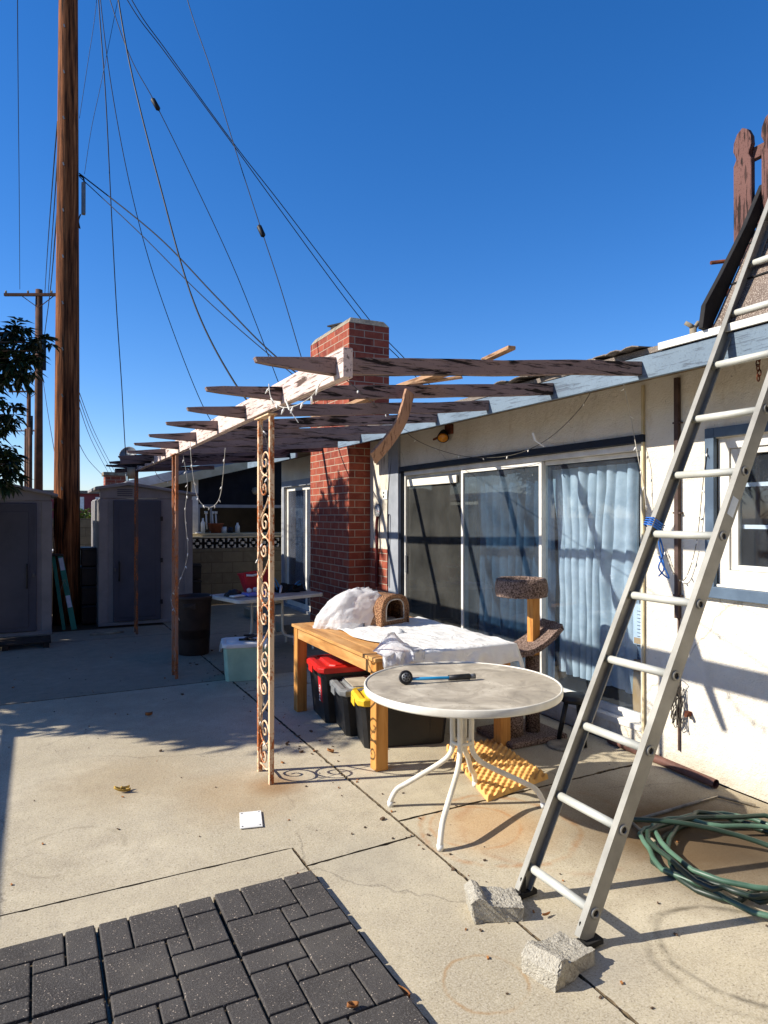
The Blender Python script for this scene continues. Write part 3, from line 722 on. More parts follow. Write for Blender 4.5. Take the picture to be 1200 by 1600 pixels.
# pickets standing by the steep bay
pk = thing('fence_panel', 'peeling barn-red picket boards standing above the steep roof edge', 'fence panel', (3.76, 2.5, 3.1))
prof = [(-.058, 0), (.058, 0), (.058, .60), (.040, .635), (.045, .655), (.060, .69), (.056, .74), (.035, .785), (0, .81), (-.035, .785), (-.056, .74), (-.060, .69), (-.045, .655), (-.040, .635), (-.058, .60)]
Mp = Matrix(((0, 0, 1), (1, 0, 0), (0, 1, 0)))
for i in range(6):
    y = 2.63 - i*0.178; m = MB()
    m.prism([(a, q) for a, q in prof], -0.018, 0.018, M=Mp, c=(3.76, y, 3.19 + 0.01*math.sin(i*7) + 0.003*i))
    m.build('picket', 'picket', pk, bevel=0.004)
for z in (3.40, 3.80):
    m = MB(); m.box(3.781, 3.82, 1.5, 2.66, z, z+0.07); m.build('rail', 'picket', pk, bevel=0.003)
m = MB(); m.tube([(3.62, 2.75, 3.21), (3.95, 2.62, 3.26)], 0.012, 8); m.build('rod', 'rust', pk)
# rusted hoop hanging off the rake
hp = MB(); pts = [at_y(a, b, 2.56) for a, b in ((1116, 535), (1112, 512), (1114, 493), (1122, 475), (1134, 460), (1140, 452))]
hp.tube(catmull(pts, 4), 0.006, 6, flat=2.2)
tag(hp.build('rusty_hoop', 'rust'), 'rusty curved iron band hooked over the end of the roof edge', 'iron band')
ch_ = MB()
for k in range(9):
    c = Vector((3.40+0.006*math.sin(k*2), 2.30, 2.62-k*0.026)); M = RZ(PI/2*(k % 2)) @ RX(PI/2)
    ch_.tube([c + M @ Vector((0.011*math.cos(t), 0.019*math.sin(t), 0)) for t in [q*2*PI/10 for q in range(10)]], 0.0035, 5, closed=True)
tag(ch_.build('rusty_chain', 'rust'), 'short rusty chain dangling from the blue fascia behind the leaning ladder', 'chain')

# roof vent pipe
vp = thing('vent_pipe', 'small pale forked vent pipe standing on the roof edge', 'vent pipe', at_y(1083, 524, 2.75))
p = at_y(1083, 526, 2.75)
m = MB(); m.tube([(p.x, p.y, p.z-0.1), (p.x, p.y, p.z+0.055)], 0.020, 14); m.build('pipe', 'cap', vp)
m = MB(); m.tube([(p.x-0.045, p.y+0.02, p.z+0.082), (p.x-0.02, p.y, p.z+0.062), (p.x, p.y, p.z+0.05), (p.x+0.02, p.y, p.z+0.06), (p.x+0.036, p.y-.01, p.z+0.09)], [0.012, 0.013, 0.018, 0.013, 0.012], 10); m.build('forked_top', 'cap', vp)
m = MB(); m.lathe([(0.05, -0.03), (0.026, 0.0)], 14, (p.x, p.y, p.z-0.02)); m.build('flashing', 'tar', vp)

# curtains behind the glass
def curtain(label, y0, y1, z0, z1, x, mat, folds, amp, group=None, taper=0):
    m = MB(); nu = folds*10
    def fn(u, v):
        y = y0+(y1-y0)*(u + taper*(1-v)*0.12*math.sin(u*5)); a = amp*(0.35+1.3*abs(mnoise.noise(Vector((u*4, v*0.8, 2)))))
        ph = u*folds*2*PI + 4.2*mnoise.noise(Vector((u*3, v*1.1, 5)))
        return Vector((x + a*math.sin(ph) + 0.022*mnoise.noise(Vector((u*9, v*5, 1))), y + 0.012*math.cos(ph), z0+(z1-z0)*v + (0.015*mnoise.noise(Vector((u*8, 3, 3))) if v < 0.01 else 0)))
    m.grid(fn, nu, 18); o = m.build('curtain', mat); tag(o, label, 'curtain', group); return o
curtain('pale blue curtain hanging in loose folds behind the clear sliding door pane nearest the ladder', 3.66, 4.60, 0.34, 2.08, 4.01, 'curtain', 9, 0.032, taper=0.7)
curtain('slate blue curtain behind the middle dusty sliding door pane', 4.60, 5.76, 0.22, 2.12, 4.02, 'curtain2', 9, 0.03)
curtain('beige curtain gathered behind the dark insect screen of the sliding door', 5.80, 6.18, 0.22, 2.05, 4.02, 'curtain3', 4, 0.03)
curtain('pale blue-grey curtain behind the back door beyond the chimney', 9.4, 11.15, 0.25, 2.1, 3.96, 'curtain', 12, 0.025)
curtain('sage green curtain bunched behind the small window on the right', 1.5, 2.28, 1.40, 2.1, 4.02, 'curtain4', 5, 0.03)
m = MB(); m.box(3.99, 4.30, 3.49, 3.70, 0.72, 1.02); t = m.build('document_box', 'boxwhite'); tag(t, 'white and tan printed storage box upright behind the glass door corner', 'box')
ln = MB()
for k in range(8): ln.box(3.986, 3.989, 3.51+0.01*(k % 3), 3.66, 0.78+k*0.027, 0.783+k*0.027)
ln.build('printed_lines', 'ink', t)
m = MB(); m.box(3.986, 3.989, 3.50, 3.69, 0.725, 0.77); m.build('tan_print_band', 'cardboard', t)
m = MB(); m.box(4.0, 4.34, 3.49, 3.72, 0.152, 0.60); tag(m.build('cardboard_box', 'cardboard', bevel=0.003), 'brown cardboard carton on the floor inside the glass door corner', 'box')
m = MB(); m.box(4.02, 4.32, 3.49, 3.70, 0.602, 0.718); tag(m.build('blue_carton', 'bluetrim', bevel=0.003), 'blue and black carton between the tan carton and the printed box', 'box')
m = MB(); m.box(4.3, 4.9, 3.9, 4.5, 0.15, 0.62)
cab = m.build('indoor_cabinet', 'interior'); tag(cab, 'dim low cabinet indoors behind the pale blue curtain', 'cabinet')

# ================================================================ PERGOLA
per = thing('patio_cover', 'weathered open-rafter patio cover with peeling mauve rafters on a white-pink beam', 'patio cover', (1.3, 4.2, 0))
m = MB()
m.bar((1.285, 2.89, 2.395), (1.285, 11.0, 2.395), 0.05, 0.14, n=12, sag=lambda t: (0, 0, 0.006*math.sin(t*9)))
m.build('beam', 'beam', per, bevel=0.004)
m = MB()
for k in range(10):
    for dz in (-0.025, 0.03): m.lathe([(0.0045, 0), (0.0045, 0.002)], 8, (1.2595, 2.99+0.79*k+0.03+0.004*k, 2.395+dz+0.004*(k % 3)), M=RY(-PI/2))
nails_ = m
SL = 0.0955
rafts = [2.99, 3.79, 4.57, 5.38, 6.2, 7.05, 7.85, 8.7, 9.5, 10.3]
for i, y in enumerate(rafts):
    m = MB(); rnd = random.Random(i+20)
    xt = 0.84+rnd.uniform(-0.03, 0.03); x1 = 1.25
    zt = lambda x: 2.432 + (x-1.25)*SL + (0.006*math.sin(i*3))
    xe = 3.283 if not (7.75 < y < 9.2) else 3.47
    th = 0.083; poly = [(xt, zt(xt)), (xt+0.01, zt(xt)-0.022)]
    for k in range(1, 6):
        u = k/5; poly.append((xt+(x1-xt)*u, zt(xt+(x1-xt)*u)-0.022-(th-0.022)*(u**0.9)))
    n = 20
    for k in range(n+1):
        x = 1.30+(xe-1.30)*k/n; poly.append((x, zt(x)-th + 0.008*mnoise.noise(Vector((x*2, y, 1)))+0.003*mnoise.noise(Vector((x*11, y, 2)))))
    for k in range(n+1):
        x = xe+(xt+0.1-xe)*k/n; poly.append((x, zt(x)+0.008*mnoise.noise(Vector((x*2, y, 1)))+0.003*mnoise.noise(Vector((x*11, y, 5)))))
    m.prism([(a, q) for a, q in poly], -0.02, 0.02, M=Matrix(((1, 0, 0), (0, 0, 1), (0, 1, 0))), c=(0, y, 0))
    m.build('rafter', ['rafter', 'rafter', 'rafter2', 'rafter', 'rafter2', 'rafter', 'rafter2', 'rafter3', 'rafter3', 'rafter3'][i], per, bevel=0.003)
nails_.build('nail_heads', 'rust', [o for o in per.children if o.name.startswith('beam')][0])
# second laths nailed beside some far rafters
m = MB(); m.bar((0.9, 8.95, 2.36), (2.6, 8.95, 2.50), 0.04, 0.088); m.build('doubled_rafter', 'rafter3', per, bevel=0.003)
m = MB(); m.bar((0.98, 10.45, 2.33), (2.4, 10.45, 2.42), 0.04, 0.06); m.build('doubled_rafter', 'rafter3', per, bevel=0.003)

def scroll_post(x, y0, y1, top, mat, flip):
    p = MB(); hw = 0.015
    p.box(x-hw, x+hw, y1-hw, y1+hw, -0.01, top); p.build('post', mat, per, bevel=0.003)
    p = MB(); p.box(x-hw, x+hw, y0-hw, y0+hw, -0.01, top); po = p.build('post', mat, per, bevel=0.003)
    yc = (y0+y1)/2; h = (y1-y0)/2-0.012; s = MB()
    up = [(.95, -.085), (.75, -.12), (.1, -.147), (-.55, -.12), (-.78, -.07), (-.5, -.02), (0, 0), (.45, -.02), (.58, -.055), (.32, -.09), (-.08, -.085), (-.18, -.055), (.06, -.045)]
    lo = [(.95, -.20), (.6, -.160), (0, -.149), (-.6, -.17), (-.88, -.22), (-.8, -.27), (-.3, -.325), (.3, -.375), (.95, -.425)]
    cu = [(.95, -.19), (.85, -.24), (.5, -.272), (.02, -.265), (-.12, -.23), (.14, -.205), (.42, -.222), (.28, -.245)]
    for z in (2.09, 1.69, 1.25, 0.80, 0.36):
        for c2 in (up, lo, cu):
            if z < 0.4 and c2 is not up: c2 = [(a, max(q, -0.30)) for a, q in c2]
            s.tube([(x, yc+flip*a, q) for a, q, _ in [(p[0], p[1], 0) for p in catmull([(a*h, z+q, 0) for a, q in c2], 5)]], 0.0058, 6)
    s.build('scrollwork', mat, po)
    b = MB(); b.box(x-0.03, x+0.03, y0-0.03, y1+0.03, top-0.006, top+0.004); b.build('top_plate', mat, po)
scroll_post(1.305, 4.12, 4.365, 2.32, 'rustpost', 1)
scroll_post(1.275, 7.22, 7.41, 2.32, 'rustpost2', -1)
scroll_post(1.25, 10.18, 10.37, 2.32, 'rustpost3', 1)
m = MB(); m.lathe([(0.05, 0), (0.055, 0.16)], 16, (1.16, 10.1, 2.2)); tag(m.build('hanging_can', 'cap'), 'pale can fixed under the far end of the patio cover beam', 'can')

# loose laths and the hanging plank
def loose(name, label, p0, p1, wd, th, mat, up=(0, 0, 1), sag=None, n=6):
    m = MB(); m.bar(p0, p1, wd, th, up, n=n, sag=sag); o = m.build(name, mat, bevel=0.002); tag(o, label, 'board'); return o
loose('loose_lath', 'short pale board lying across the top of the first rafter', at_y(800, 543, 2.86), at_y(757, 563, 3.16), 0.045, 0.02, 'lath')
loose('loose_lath', 'long thin warped lath lying over the rafters towards the chimney', (2.24, 3.42, 2.565), (2.14, 8.3, 2.545), 0.085, 0.028, 'lath', sag=lambda t: (0.03*math.sin(t*PI), 0, 0.012*math.sin(t*7)), n=16)
loose('loose_lath', 'broken pale lath end resting on the second rafter', at_y(722, 589, 3.62), at_y(644, 600, 3.84), 0.05, 0.014, 'lath')
m = MB(); P0 = at_y(640, 612, 3.72); P1 = at_y(628, 655, 3.70); P2 = at_y(606, 690, 3.68); P3 = at_y(583, 716, 3.66)
c = catmull([P0, P1, P2, P3], 5); vs = []; 
for i, p in enumerate(c):
    d = (c[min(i+1, len(c)-1)]-c[max(i-1, 0)]).normalized(); sd_ = Vector((0.84, 0.35, 0.0)).normalized(); sd_ = (sd_-d*sd_.dot(d)).normalized(); nn = d.cross(sd_)
    wd = 0.043
    vs += [p-sd_*wd-nn*0.009, p+sd_*wd-nn*0.009, p+sd_*wd+nn*0.009, p-sd_*wd+nn*0.009]
fs = [(3, 2, 1, 0), tuple(4*(len(c)-1)+k for k in range(4))]
for i in range(len(c)-1):
    for k in range(4): fs.append((4*i+k, 4*i+(k+1) % 4, 4*i+4+(k+1) % 4, 4*i+4+k))
m.add(vs, fs); tag(m.build('hanging_plank', 'plank', bevel=0.002), 'curved warped plank hanging down from the second rafter before the house wall', 'board')

# ================================================================ LEANING LADDER
lad = thing('ladder', 'weathered aluminium straight ladder leaning on the eave, feet behind broken blocks', 'ladder', (1.90, 2.2, 0))
LA = math.atan2(1.927, 1.0); ld = Vector((math.cos(LA), 0, math.sin(LA))); lnn = Vector((-math.sin(LA), 0, math.cos(LA)))
yl, yr = 2.40, 2.005; LEN = 4.25; foot = Vector((1.90, 0, 0.03))
for y, o_ in ((yl, -1), (yr, 1)):
    m = MB(); wd = 0.036; th = 0.006
    # C-shaped rail: web on the outside, two flanges turned in
    a = foot + Vector((0, y, 0)); 
    up = lnn
    m.bar(a, a+ld*LEN, 0.006, 0.072, up)
    for s_ in (-1, 1):
        c0 = a + lnn*s_*(0.036-0.003) + Vector((0, o_*0.0145, 0))
        m.bar(c0+ld*0.0, c0+ld*LEN, 0.0228, 0.006, up)
    rail = m.build('rail', 'alu', lad)
    f = MB(); f.obox(a+Vector((0.02, 0, -0.012)), (0.10, 0.055, 0.022), RY(-0.05)); f.obox(a+Vector((0.0, -0.016 if o_ < 0 else 0.016, 0.03)), (0.03, 0.004, 0.07)); f.build('foot_pad', 'blackrub', rail, bevel=0.004)
for k in range(12):
    s_ = 0.105+0.3305*k; c0 = foot + ld*s_; m = MB()
    m.tube([c0+Vector((0, yl-0.002, 0)), c0+Vector((0, yr+0.006, 0))], 0.0185, 14)
    m.build('rung', 'alu_rung', lad)
    m = MB(); M = RX(PI/2)
    for (y, sg) in ((yr, -1), (yl, 1)):
        m = MB(); n = 16; q = c0+Vector((0, y+sg*0.003, 0)); prof = [(0.022, 0), (0.022, 0.007), (0.0135, 0.007), (0.0135, -0.03)]
        m.lathe(prof, n, q, M=(M if sg < 0 else RX(-PI/2)), capb=False, capt=False)
        m.build('rung_collar', 'alu', lad)
    m = MB(); q = c0+Vector((0, yr-0.0045, 0)); m.lathe([(0.0132, 0), (0.0132, 0.0008)], 14, q, M=RX(PI/2)); m.build('rung_bore', 'ink', lad)
m = MB(); c0 = foot+ld*1.86+Vector((0, yr-0.0035, 0)); m.bar(c0, c0+ld*0.09, 0.0012, 0.042, lnn); m.build('worn_label', 'sticker', lad)
c0 = foot + ld*1.79 + Vector((0, yl, 0)); m = MB()
for k in range(4):
    q = c0+ld*(0.012*k)
    m.tube([q+lnn*0.043*sx*1.0+Vector((0, 0.022*sy, 0)) for sx, sy in ((1, 1), (1, -1), (-1, -1), (-1, 1))], 0.0045, 6, closed=True)
m.tube(catmull([c0+lnn*-0.04, c0+Vector((0.05, -0.02, -0.12)), c0+Vector((0.04, 0, -0.2)), c0+Vector((0.09, -0.02, -0.25)), c0+Vector((0.03, -0.01, -0.14))], 6), 0.004, 6)
m.tube(catmull([c0+lnn*-0.04, c0+Vector((0.07, 0.02, -0.10)), c0+Vector((0.09, 0.01, -0.2)), c0+Vector((0.04, -0.0, -0.24))], 6), 0.004, 6)
tag(m.build('knotted_cord', 'bluecord'), 'bright blue cord knotted round the left ladder rail with loose tails', 'cord')

def chunk(name, label, loc, rz, prof, depth, seed):
    m = MB(); n = len(prof); D = 9
    # resample outline
    out = []
    for i in range(n):
        a = Vector(prof[i]).to_3d(); b = Vector(prof[(i+1) % n]).to_3d(); k = max(1, int((b-a).length/0.007))
        for j in range(k): out.append(a.lerp(b, j/k))
    N = len(out); M = Matrix(((1, 0, 0), (0, 0, 1), (0, 1, 0))); vs = []
    cx = sum(p.x for p in out)/N; cz = sum(p.y for p in out)/N
    rows = [-1.0, -0.985] + [-0.9+0.1*k for k in range(19)] + [0.985, 1.0]
    for v in rows:
        sc = 0.96 if abs(v) == 1 else 1
        for p in out:
            q = Vector((cx+(p.x-cx)*sc, v*depth/2, cz+(p.y-cz)*sc))
            nz = mnoise.noise(q*20+Vector((seed, 0, 0)))*0.005 + mnoise.noise(q*60)*0.0035 + mnoise.noise(q*140)*0.003
            edge = 1 if q.z > 0.02 else 0.2
            vs.append(q + Vector((nz*0.6, (nz*1.5*(1 if v > 0 else -1)) if abs(v) > 0.9 else 0, nz*edge)))
    fs = []
    for r_ in range(len(rows)-1):
        for k in range(N): fs.append((r_*N+k, r_*N+(k+1) % N, (r_+1)*N+(k+1) % N, (r_+1)*N+k))
    fs.append(tuple(range(N))[::-1]); fs.append(tuple((len(rows)-1)*N+k for k in range(N)))
    m.add(vs, fs); o = m.build(name, 'cinder', local=True)
    o.location = loc; o.rotation_euler = (0, 0, rz); tag(o, label, 'concrete block'); return o
saddle = [(-.12, 0), (.12, 0), (.13, .065), (.06, .072), (0, .075), (-.045, .085), (-.07, .115), (-.10, .125), (-.135, .095)]
gA = at_z(772, 1425); gB = at_z(872, 1512)
chunk('broken_block', 'broken grey concrete block piece at the left ladder foot', (gA.x, gA.y, 0), R(-22), [(a*0.86, q*0.84) for a, q in saddle], 0.15, 3)
chunk('broken_block', 'larger tilted broken concrete block piece at the right ladder foot nearest the camera', (gB.x, gB.y, 0), R(14), [(-.12, 0), (.12, 0), (.125, .05), (.06, .058), (0, .064), (-.04, .07), (-.06, .095), (-.085, .10), (-.12, .06)], 0.15, 9)

# ================================================================ ROUND TABLE
tc = at_z(722, 1262); tc.z = 0
rtb = thing('round_table', 'round patio table with dusty grey top and white metal rim on four curved legs', 'table', (tc.x, tc.y, 0))
TZ = 0.715; RR = 0.565
m = MB(); m.lathe([(0.0, TZ-0.006), (RR-0.01, TZ-0.006), (RR-0.01, TZ), (0.0, TZ)], 72, (tc.x, tc.y, 0), smooth=False, capb=False, capt=False); m.build('table_top', 'dusty', rtb)
m = MB(); m.lathe([(RR-0.013, TZ-0.035), (RR-0.002, TZ-0.037), (RR, TZ-0.03), (RR, TZ), (RR-0.003, TZ+0.005), (RR-0.010, TZ+0.005), (RR-0.012, TZ+0.0005)], 96, (tc.x, tc.y, 0), capb=False, capt=False); m.build('rim', 'whitemetal', rtb)
for px, py in ((611, 1260), (688, 1328), (742, 1229), (848, 1262)):
    f = at_z(px, py); d = Vector((f.x-tc.x, f.y-tc.y, 0)); L = d.length; d.normalize()
    pr = [(0.055, TZ-0.03), (0.055, 0.5), (0.055, 0.36), (0.075, 0.30), (0.14, 0.245), (L-0.10, 0.14), (L-0.035, 0.10), (L, 0.04), (L+0.004, 0.012)]
    m = MB(); m.tube(catmull([Vector((tc.x, tc.y, 0))+d*a+Vector((0, 0, z)) for a, z in pr], 6), 0.0155, 12)
    lg = m.build('leg', 'whitemetal', rtb)
    m = MB(); e = Vector((tc.x, tc.y, 0))+d*(L+0.004); m.lathe([(0.017, 0.0), (0.018, 0.03)], 12, e); m.build('foot_cap', 'whitepl', lg)
m = MB()
for z in (0.38, 0.62): m.tube([Vector((tc.x+0.055*math.cos(a), tc.y+0.055*math.sin(a), z)) for a in [k*2*PI/16 for k in range(16)]], 0.011, 8, closed=True)
m.build('leg_ring', 'whitemetal', rtb)
# hose wand on the table
p0 = at_z(634, 1060, TZ+0.035); p1 = at_z(741, 1057, TZ+0.02)
wd = thing('watering_wand', 'blue watering wand with round black head lying on the round table', 'watering wand', (p0.x, p0.y, TZ))
d = (p1-p0); d.z = 0; L = d.length; d.normalize(); base = Vector((p0.x, p0.y, TZ+0.022))
m = MB(); m.tube([base+d*0.03+Vector((0, 0, .008)), base+d*0.26, base+d*(L-0.12)], 0.0095, 12); m.build('tube', 'bluepl', wd)
m = MB(); m.tube([base+d*(L-0.16)+Vector((0, 0, 0)), base+d*(L-0.03)], [0.0165, 0.018], 12); m.build('grip', 'blackpl', wd)
m = MB(); m.tube([base+d*(L-0.03), base+d*(L+0.005)], [0.014, 0.016], 12); m.build('connector', 'metal_grey', wd)
face = (Vector((-0.25, -0.95, 0.25))).normalized(); M = face.to_track_quat('Z', 'Y').to_matrix(); hc = Vector((p0.x, p0.y, TZ+0.041))
m = MB(); m.lathe([(0.012, -0.055), (0.028, -0.03), (0.040, -0.005), (0.040, 0.006), (0.034, 0.008)], 28, hc, M=M); hd = m.build('spray_head', 'blackpl', wd)
m = MB(); m.lathe([(0.026, 0.009), (0.026, 0.0105)], 20, hc, M=M)
m.build('spray_face', 'metal_grey', hd)
m = MB()
for k in range(7):
    a = k*2*PI/7; q = hc + M @ Vector((0.018*math.cos(a), 0.018*math.sin(a), 0.011)); m.lathe([(0.0045, 0), (0.0045, 0.001)], 10, q, M=M)
m.lathe([(0.006, 0.0112), (0.006, 0.0122)], 10, hc, M=M); m.build('nozzle_holes', 'ink', hd)

# ================================================================ WOODEN TABLE AND WHAT LIES ON IT
wt = thing('wooden_table', 'honey-coloured square-legged wooden table half covered by white plastic', 'table', (2.5, 4.8, 0))
X0, X1, Y0, Y1 = 1.975, 3.07, 3.99, 5.60; ZT = 0.745
m = MB(); nb = 9
for k in range(nb):
    a = X0-0.015+(X1-X0+0.03)*k/nb; b_ = X0-0.015+(X1-X0+0.03)*(k+1)/nb-0.0025; m.box(a, b_, Y0-0.015, Y1+0.015, ZT-0.024, ZT)
m.build('table_top', 'pine', wt, bevel=0.003)
m = MB(); m.box(X0+0.006, X0+0.03, Y0+0.092, Y1-0.092, ZT-0.115, ZT-0.026); m.box(X1-0.03, X1-0.006, Y0+0.092, Y1-0.092, ZT-0.115, ZT-0.026)
m.box(X0+0.092, X1-0.092, Y0+0.006, Y0+0.03, ZT-0.115, ZT-0.026); m.box(X0+0.092, X1-0.092, Y1-0.03, Y1-0.006, ZT-0.115, ZT-0.026); m.build('apron', 'pine', wt, bevel=0.002)
for x in (X0, X1-0.09):
    for y in (Y0, Y1-0.09):
        m = MB(); m.box(x, x+0.09, y, y+0.09, 0, ZT-0.0255); m.build('leg', 'pineleg', wt, bevel=0.006)
# plastic sheet
m = MB()
def sheet(u, v):
    # v: 0 far -> 1 near then hanging; u: 0 left -> 1 right then hanging
    top_v = 0.86; top_u = 0.88
    y = 5.35 + (3.975-5.35)*min(v/top_v, 1.0)
    xl = 2.12 + 0.16*min(v, 1) + 0.04*math.sin(v*11)
    x = xl + (3.09-xl)*min(u/top_u, 1.0)
    z = ZT+0.010
    wr = 0.009*(1-2*abs(mnoise.noise(Vector((x*5+y*2, y*5, 1))))) + 0.004*(1-2*abs(mnoise.noise(Vector((x*15, y*6+x*7, 4)))))
    if v > top_v:
        q = (v-top_v)/(1-top_v); z -= q*0.135; y -= 0.014+0.025*q + 0.03*mnoise.noise(Vector((x*13, 2, q*1.5)))*q; z += 0.02*mnoise.noise(Vector((x*3, 5, 0)))*q
    if u > top_u:
        q = (u-top_u)/(1-top_u); z -= q*0.12; x += 0.012+0.045*q + 0.035*mnoise.noise(Vector((3, y*9, q)))*q
    if u < 0.05: wr *= 0.4
    return Vector((x, y, z+max(wr, -0.006) if (v <= top_v and u <= top_u) else z))
m.grid(sheet, 110, 130); tag(m.build('plastic_sheet', 'plastic_sheet', solid=0.0008), 'wrinkled white plastic sheet draped over the wooden table', 'plastic sheet')
def blob(name, label, cat, c, size, mat, seed, amp=0.25, fq=3.0, cuts=5, rot=None, flatb=True, pinch=None):
    bm = bmesh.new(); bmesh.ops.create_icosphere(bm, subdivisions=cuts, radius=1)
    M = rot or Matrix.Identity(3)
    for v in bm.verts:
        p = v.co.copy(); n_ = p.normalized()
        ridge = 1-abs(mnoise.noise(p*fq+Vector((seed, 0, 0))))*2
        d = 1+amp*(mnoise.noise(p*fq*0.6+Vector((seed*3, 1, 2))) + 0.35*ridge + 0.25*(1-2*abs(mnoise.noise(p*fq*2.3+Vector((0, seed, 0))))))
        q = n_*d
        if pinch: q = pinch(q)
        q = M @ Vector((q.x*size[0], q.y*size[1], q.z*size[2]))
        if flatb and q.z < 0: q.z *= 0.25
        v.co = q
    me = bpy.data.meshes.new(name); bm.to_mesh(me); bm.free(); me.materials.append(MT[mat])
    for p in me.polygons: p.use_smooth = True
    o = bpy.data.objects.new(name, me); COL.objects.link(o); o.location = c; tag(o, label, cat); return o
def pinch(q):
    t = max(0, q.x*0.6+q.z*0.8)      # pull up and to the right into a knot
    return Vector((q.x + 0.5*t*t, q.y*(1-0.35*min(t, 1.2)), q.z+0.30*t - 0.30*max(0, -q.x)))
blob('plastic_bag', 'thin white plastic bag ballooning behind the wicker cat house', 'plastic bag', (2.30, 5.30, ZT+0.012), (0.22, 0.19, 0.235), 'bag', 3.3, 0.24, 2.4, 5, RZ(R(-27)), pinch=pinch)
m = MB(); cc0 = at_z(592, 1020, ZT)
def clump(u, v):
    a = (u-0.5)*0.34; x = cc0.x + 0.02 + a*0.75; y = cc0.y-0.03 + a*-0.1; dz = 0.15-v*0.33
    wob_ = 0.05*mnoise.noise(Vector((u*5, v*4, 8)))+0.02*mnoise.noise(Vector((u*14, v*9, 1)))
    yy = 3.975-0.03 if dz < 0.02 else 3.975+min(dz, 0.11)*1.9-0.02
    w_ = 0.55+0.45*math.sin(v*2.4+0.3)
    return Vector((2.16+(u-0.5)*0.32*w_+wob_*0.5, yy+wob_-0.03*math.sin(u*PI), ZT+0.02+min(max(dz*0.4, 0), 0.05)*math.sin(u*PI)*2.2 + min(dz, 0)*0.9+wob_*0.5))
m.grid(clump, 26, 30); tag(m.build('plastic_scrap', 'bag', solid=0.001), 'crumpled clear plastic hanging over the near left table corner', 'plastic sheet')
# wicker cat house
kc = at_z(607, 977, ZT+0.012); kc = Vector((kc.x+0.0, kc.y+0.14, ZT+0.014))
kz = R(20)
ct = thing('cat_house', 'brown woven arched cat house with a rounded doorway, on the plastic sheet', 'pet bed', (kc.x, kc.y, kc.z), kz)
def arch(wd, h, n=20):
    pts = [(-wd, 0)]
    for k in range(n+1):
        a = PI - PI*k/n; pts.append((wd*math.copysign(abs(math.cos(a))**0.72, math.cos(a)), h*0.36+h*0.64*abs(math.sin(a))**0.72))
    pts.append((wd, 0)); return pts
ao = arch(0.168, 0.250); ai = arch(0.125, 0.205); NA = len(ao); D0, D1 = -0.16, 0.17
m = MB(); vs = []; fs = []
ys = [D0+(D1-D0)*k/10 for k in range(11)]
for y in ys:
    bul = 1+0.04*math.sin((y-D0)/(D1-D0)*PI)
    for x, z in ao: vs.append((x*bul, y, z*bul))
for k in range(10):
    for i in range(NA-1): fs.append((k*NA+i, k*NA+i+1, (k+1)*NA+i+1, (k+1)*NA+i))
m.add(vs, fs, True); m.add([(x, D1, z) for x, z in ao], [tuple(range(NA))]); m.add([(-.165, D0, 0.002), (.165, D0, 0.002), (.165, D1, 0.002), (-.165, D1, 0.002)], [(0, 1, 2, 3)])
# front ring
hole = [(a*0.66, 0.045+q*0.68) for a, q in ao]
b0 = [(x, D0, z) for x, z in ao]; b1 = [(x, D0, z) for x, z in hole]; b2 = [(x, D0+0.03, z) for x, z in hole]
m.add(b0+b1+b2, [(i, (i+1) % NA, NA+(i+1) % NA, NA+i) for i in range(NA)] + [(NA+i, NA+(i+1) % NA, 2*NA+(i+1) % NA, 2*NA+i) for i in range(NA)])
m.build('woven_shell', 'wicker', ct, local=True)
m = MB(); m.tube([(x*1.0, D0-0.004, z) for x, z in ao], 0.010, 6); m.build('edge_binding', 'wicker', ct, local=True)
m = MB(); m.tube([(x, D0-0.003, z) for x, z in hole], 0.006, 6, closed=True); m.build('door_piping', 'fleece', ct, local=True)
m = MB(); m.lathe([(0.0, 0.012), (0.13, 0.012), (0.14, 0.03), (0.12, 0.045), (0.0, 0.035)], 20, (0, 0, 0), capb=False, capt=False); m.build('cushion', 'fleece', ct, local=True)
# small bottle and lid on the sheet
q = at_z(553, 978, ZT+0.02); dv = Vector((0.8, -0.45, 0)).normalized()
bo = thing('small_jar', 'small clear jar lying on its side by the plastic bag', 'jar', (q.x, q.y, ZT+0.012))
m = MB(); m.tube([q, q+dv*0.075], 0.021, 14); m.build('jar_body', 'bag', bo); m = MB(); m.tube([q+dv*0.076, q+dv*0.09], 0.023, 14); m.build('lid', 'metal_grey', bo)
q = at_z(622, 990, ZT+0.01); m = MB(); m.lathe([(0.055, 0.006), (0.052, 0.018), (0.03, 0.036), (0.0, 0.042)], 22, (q.x, q.y, ZT+0.008), capt=False)
tag(m.build('upturned_dish', 'whitepl'), 'small white upturned dish on the plastic sheet before the cat house', 'dish')

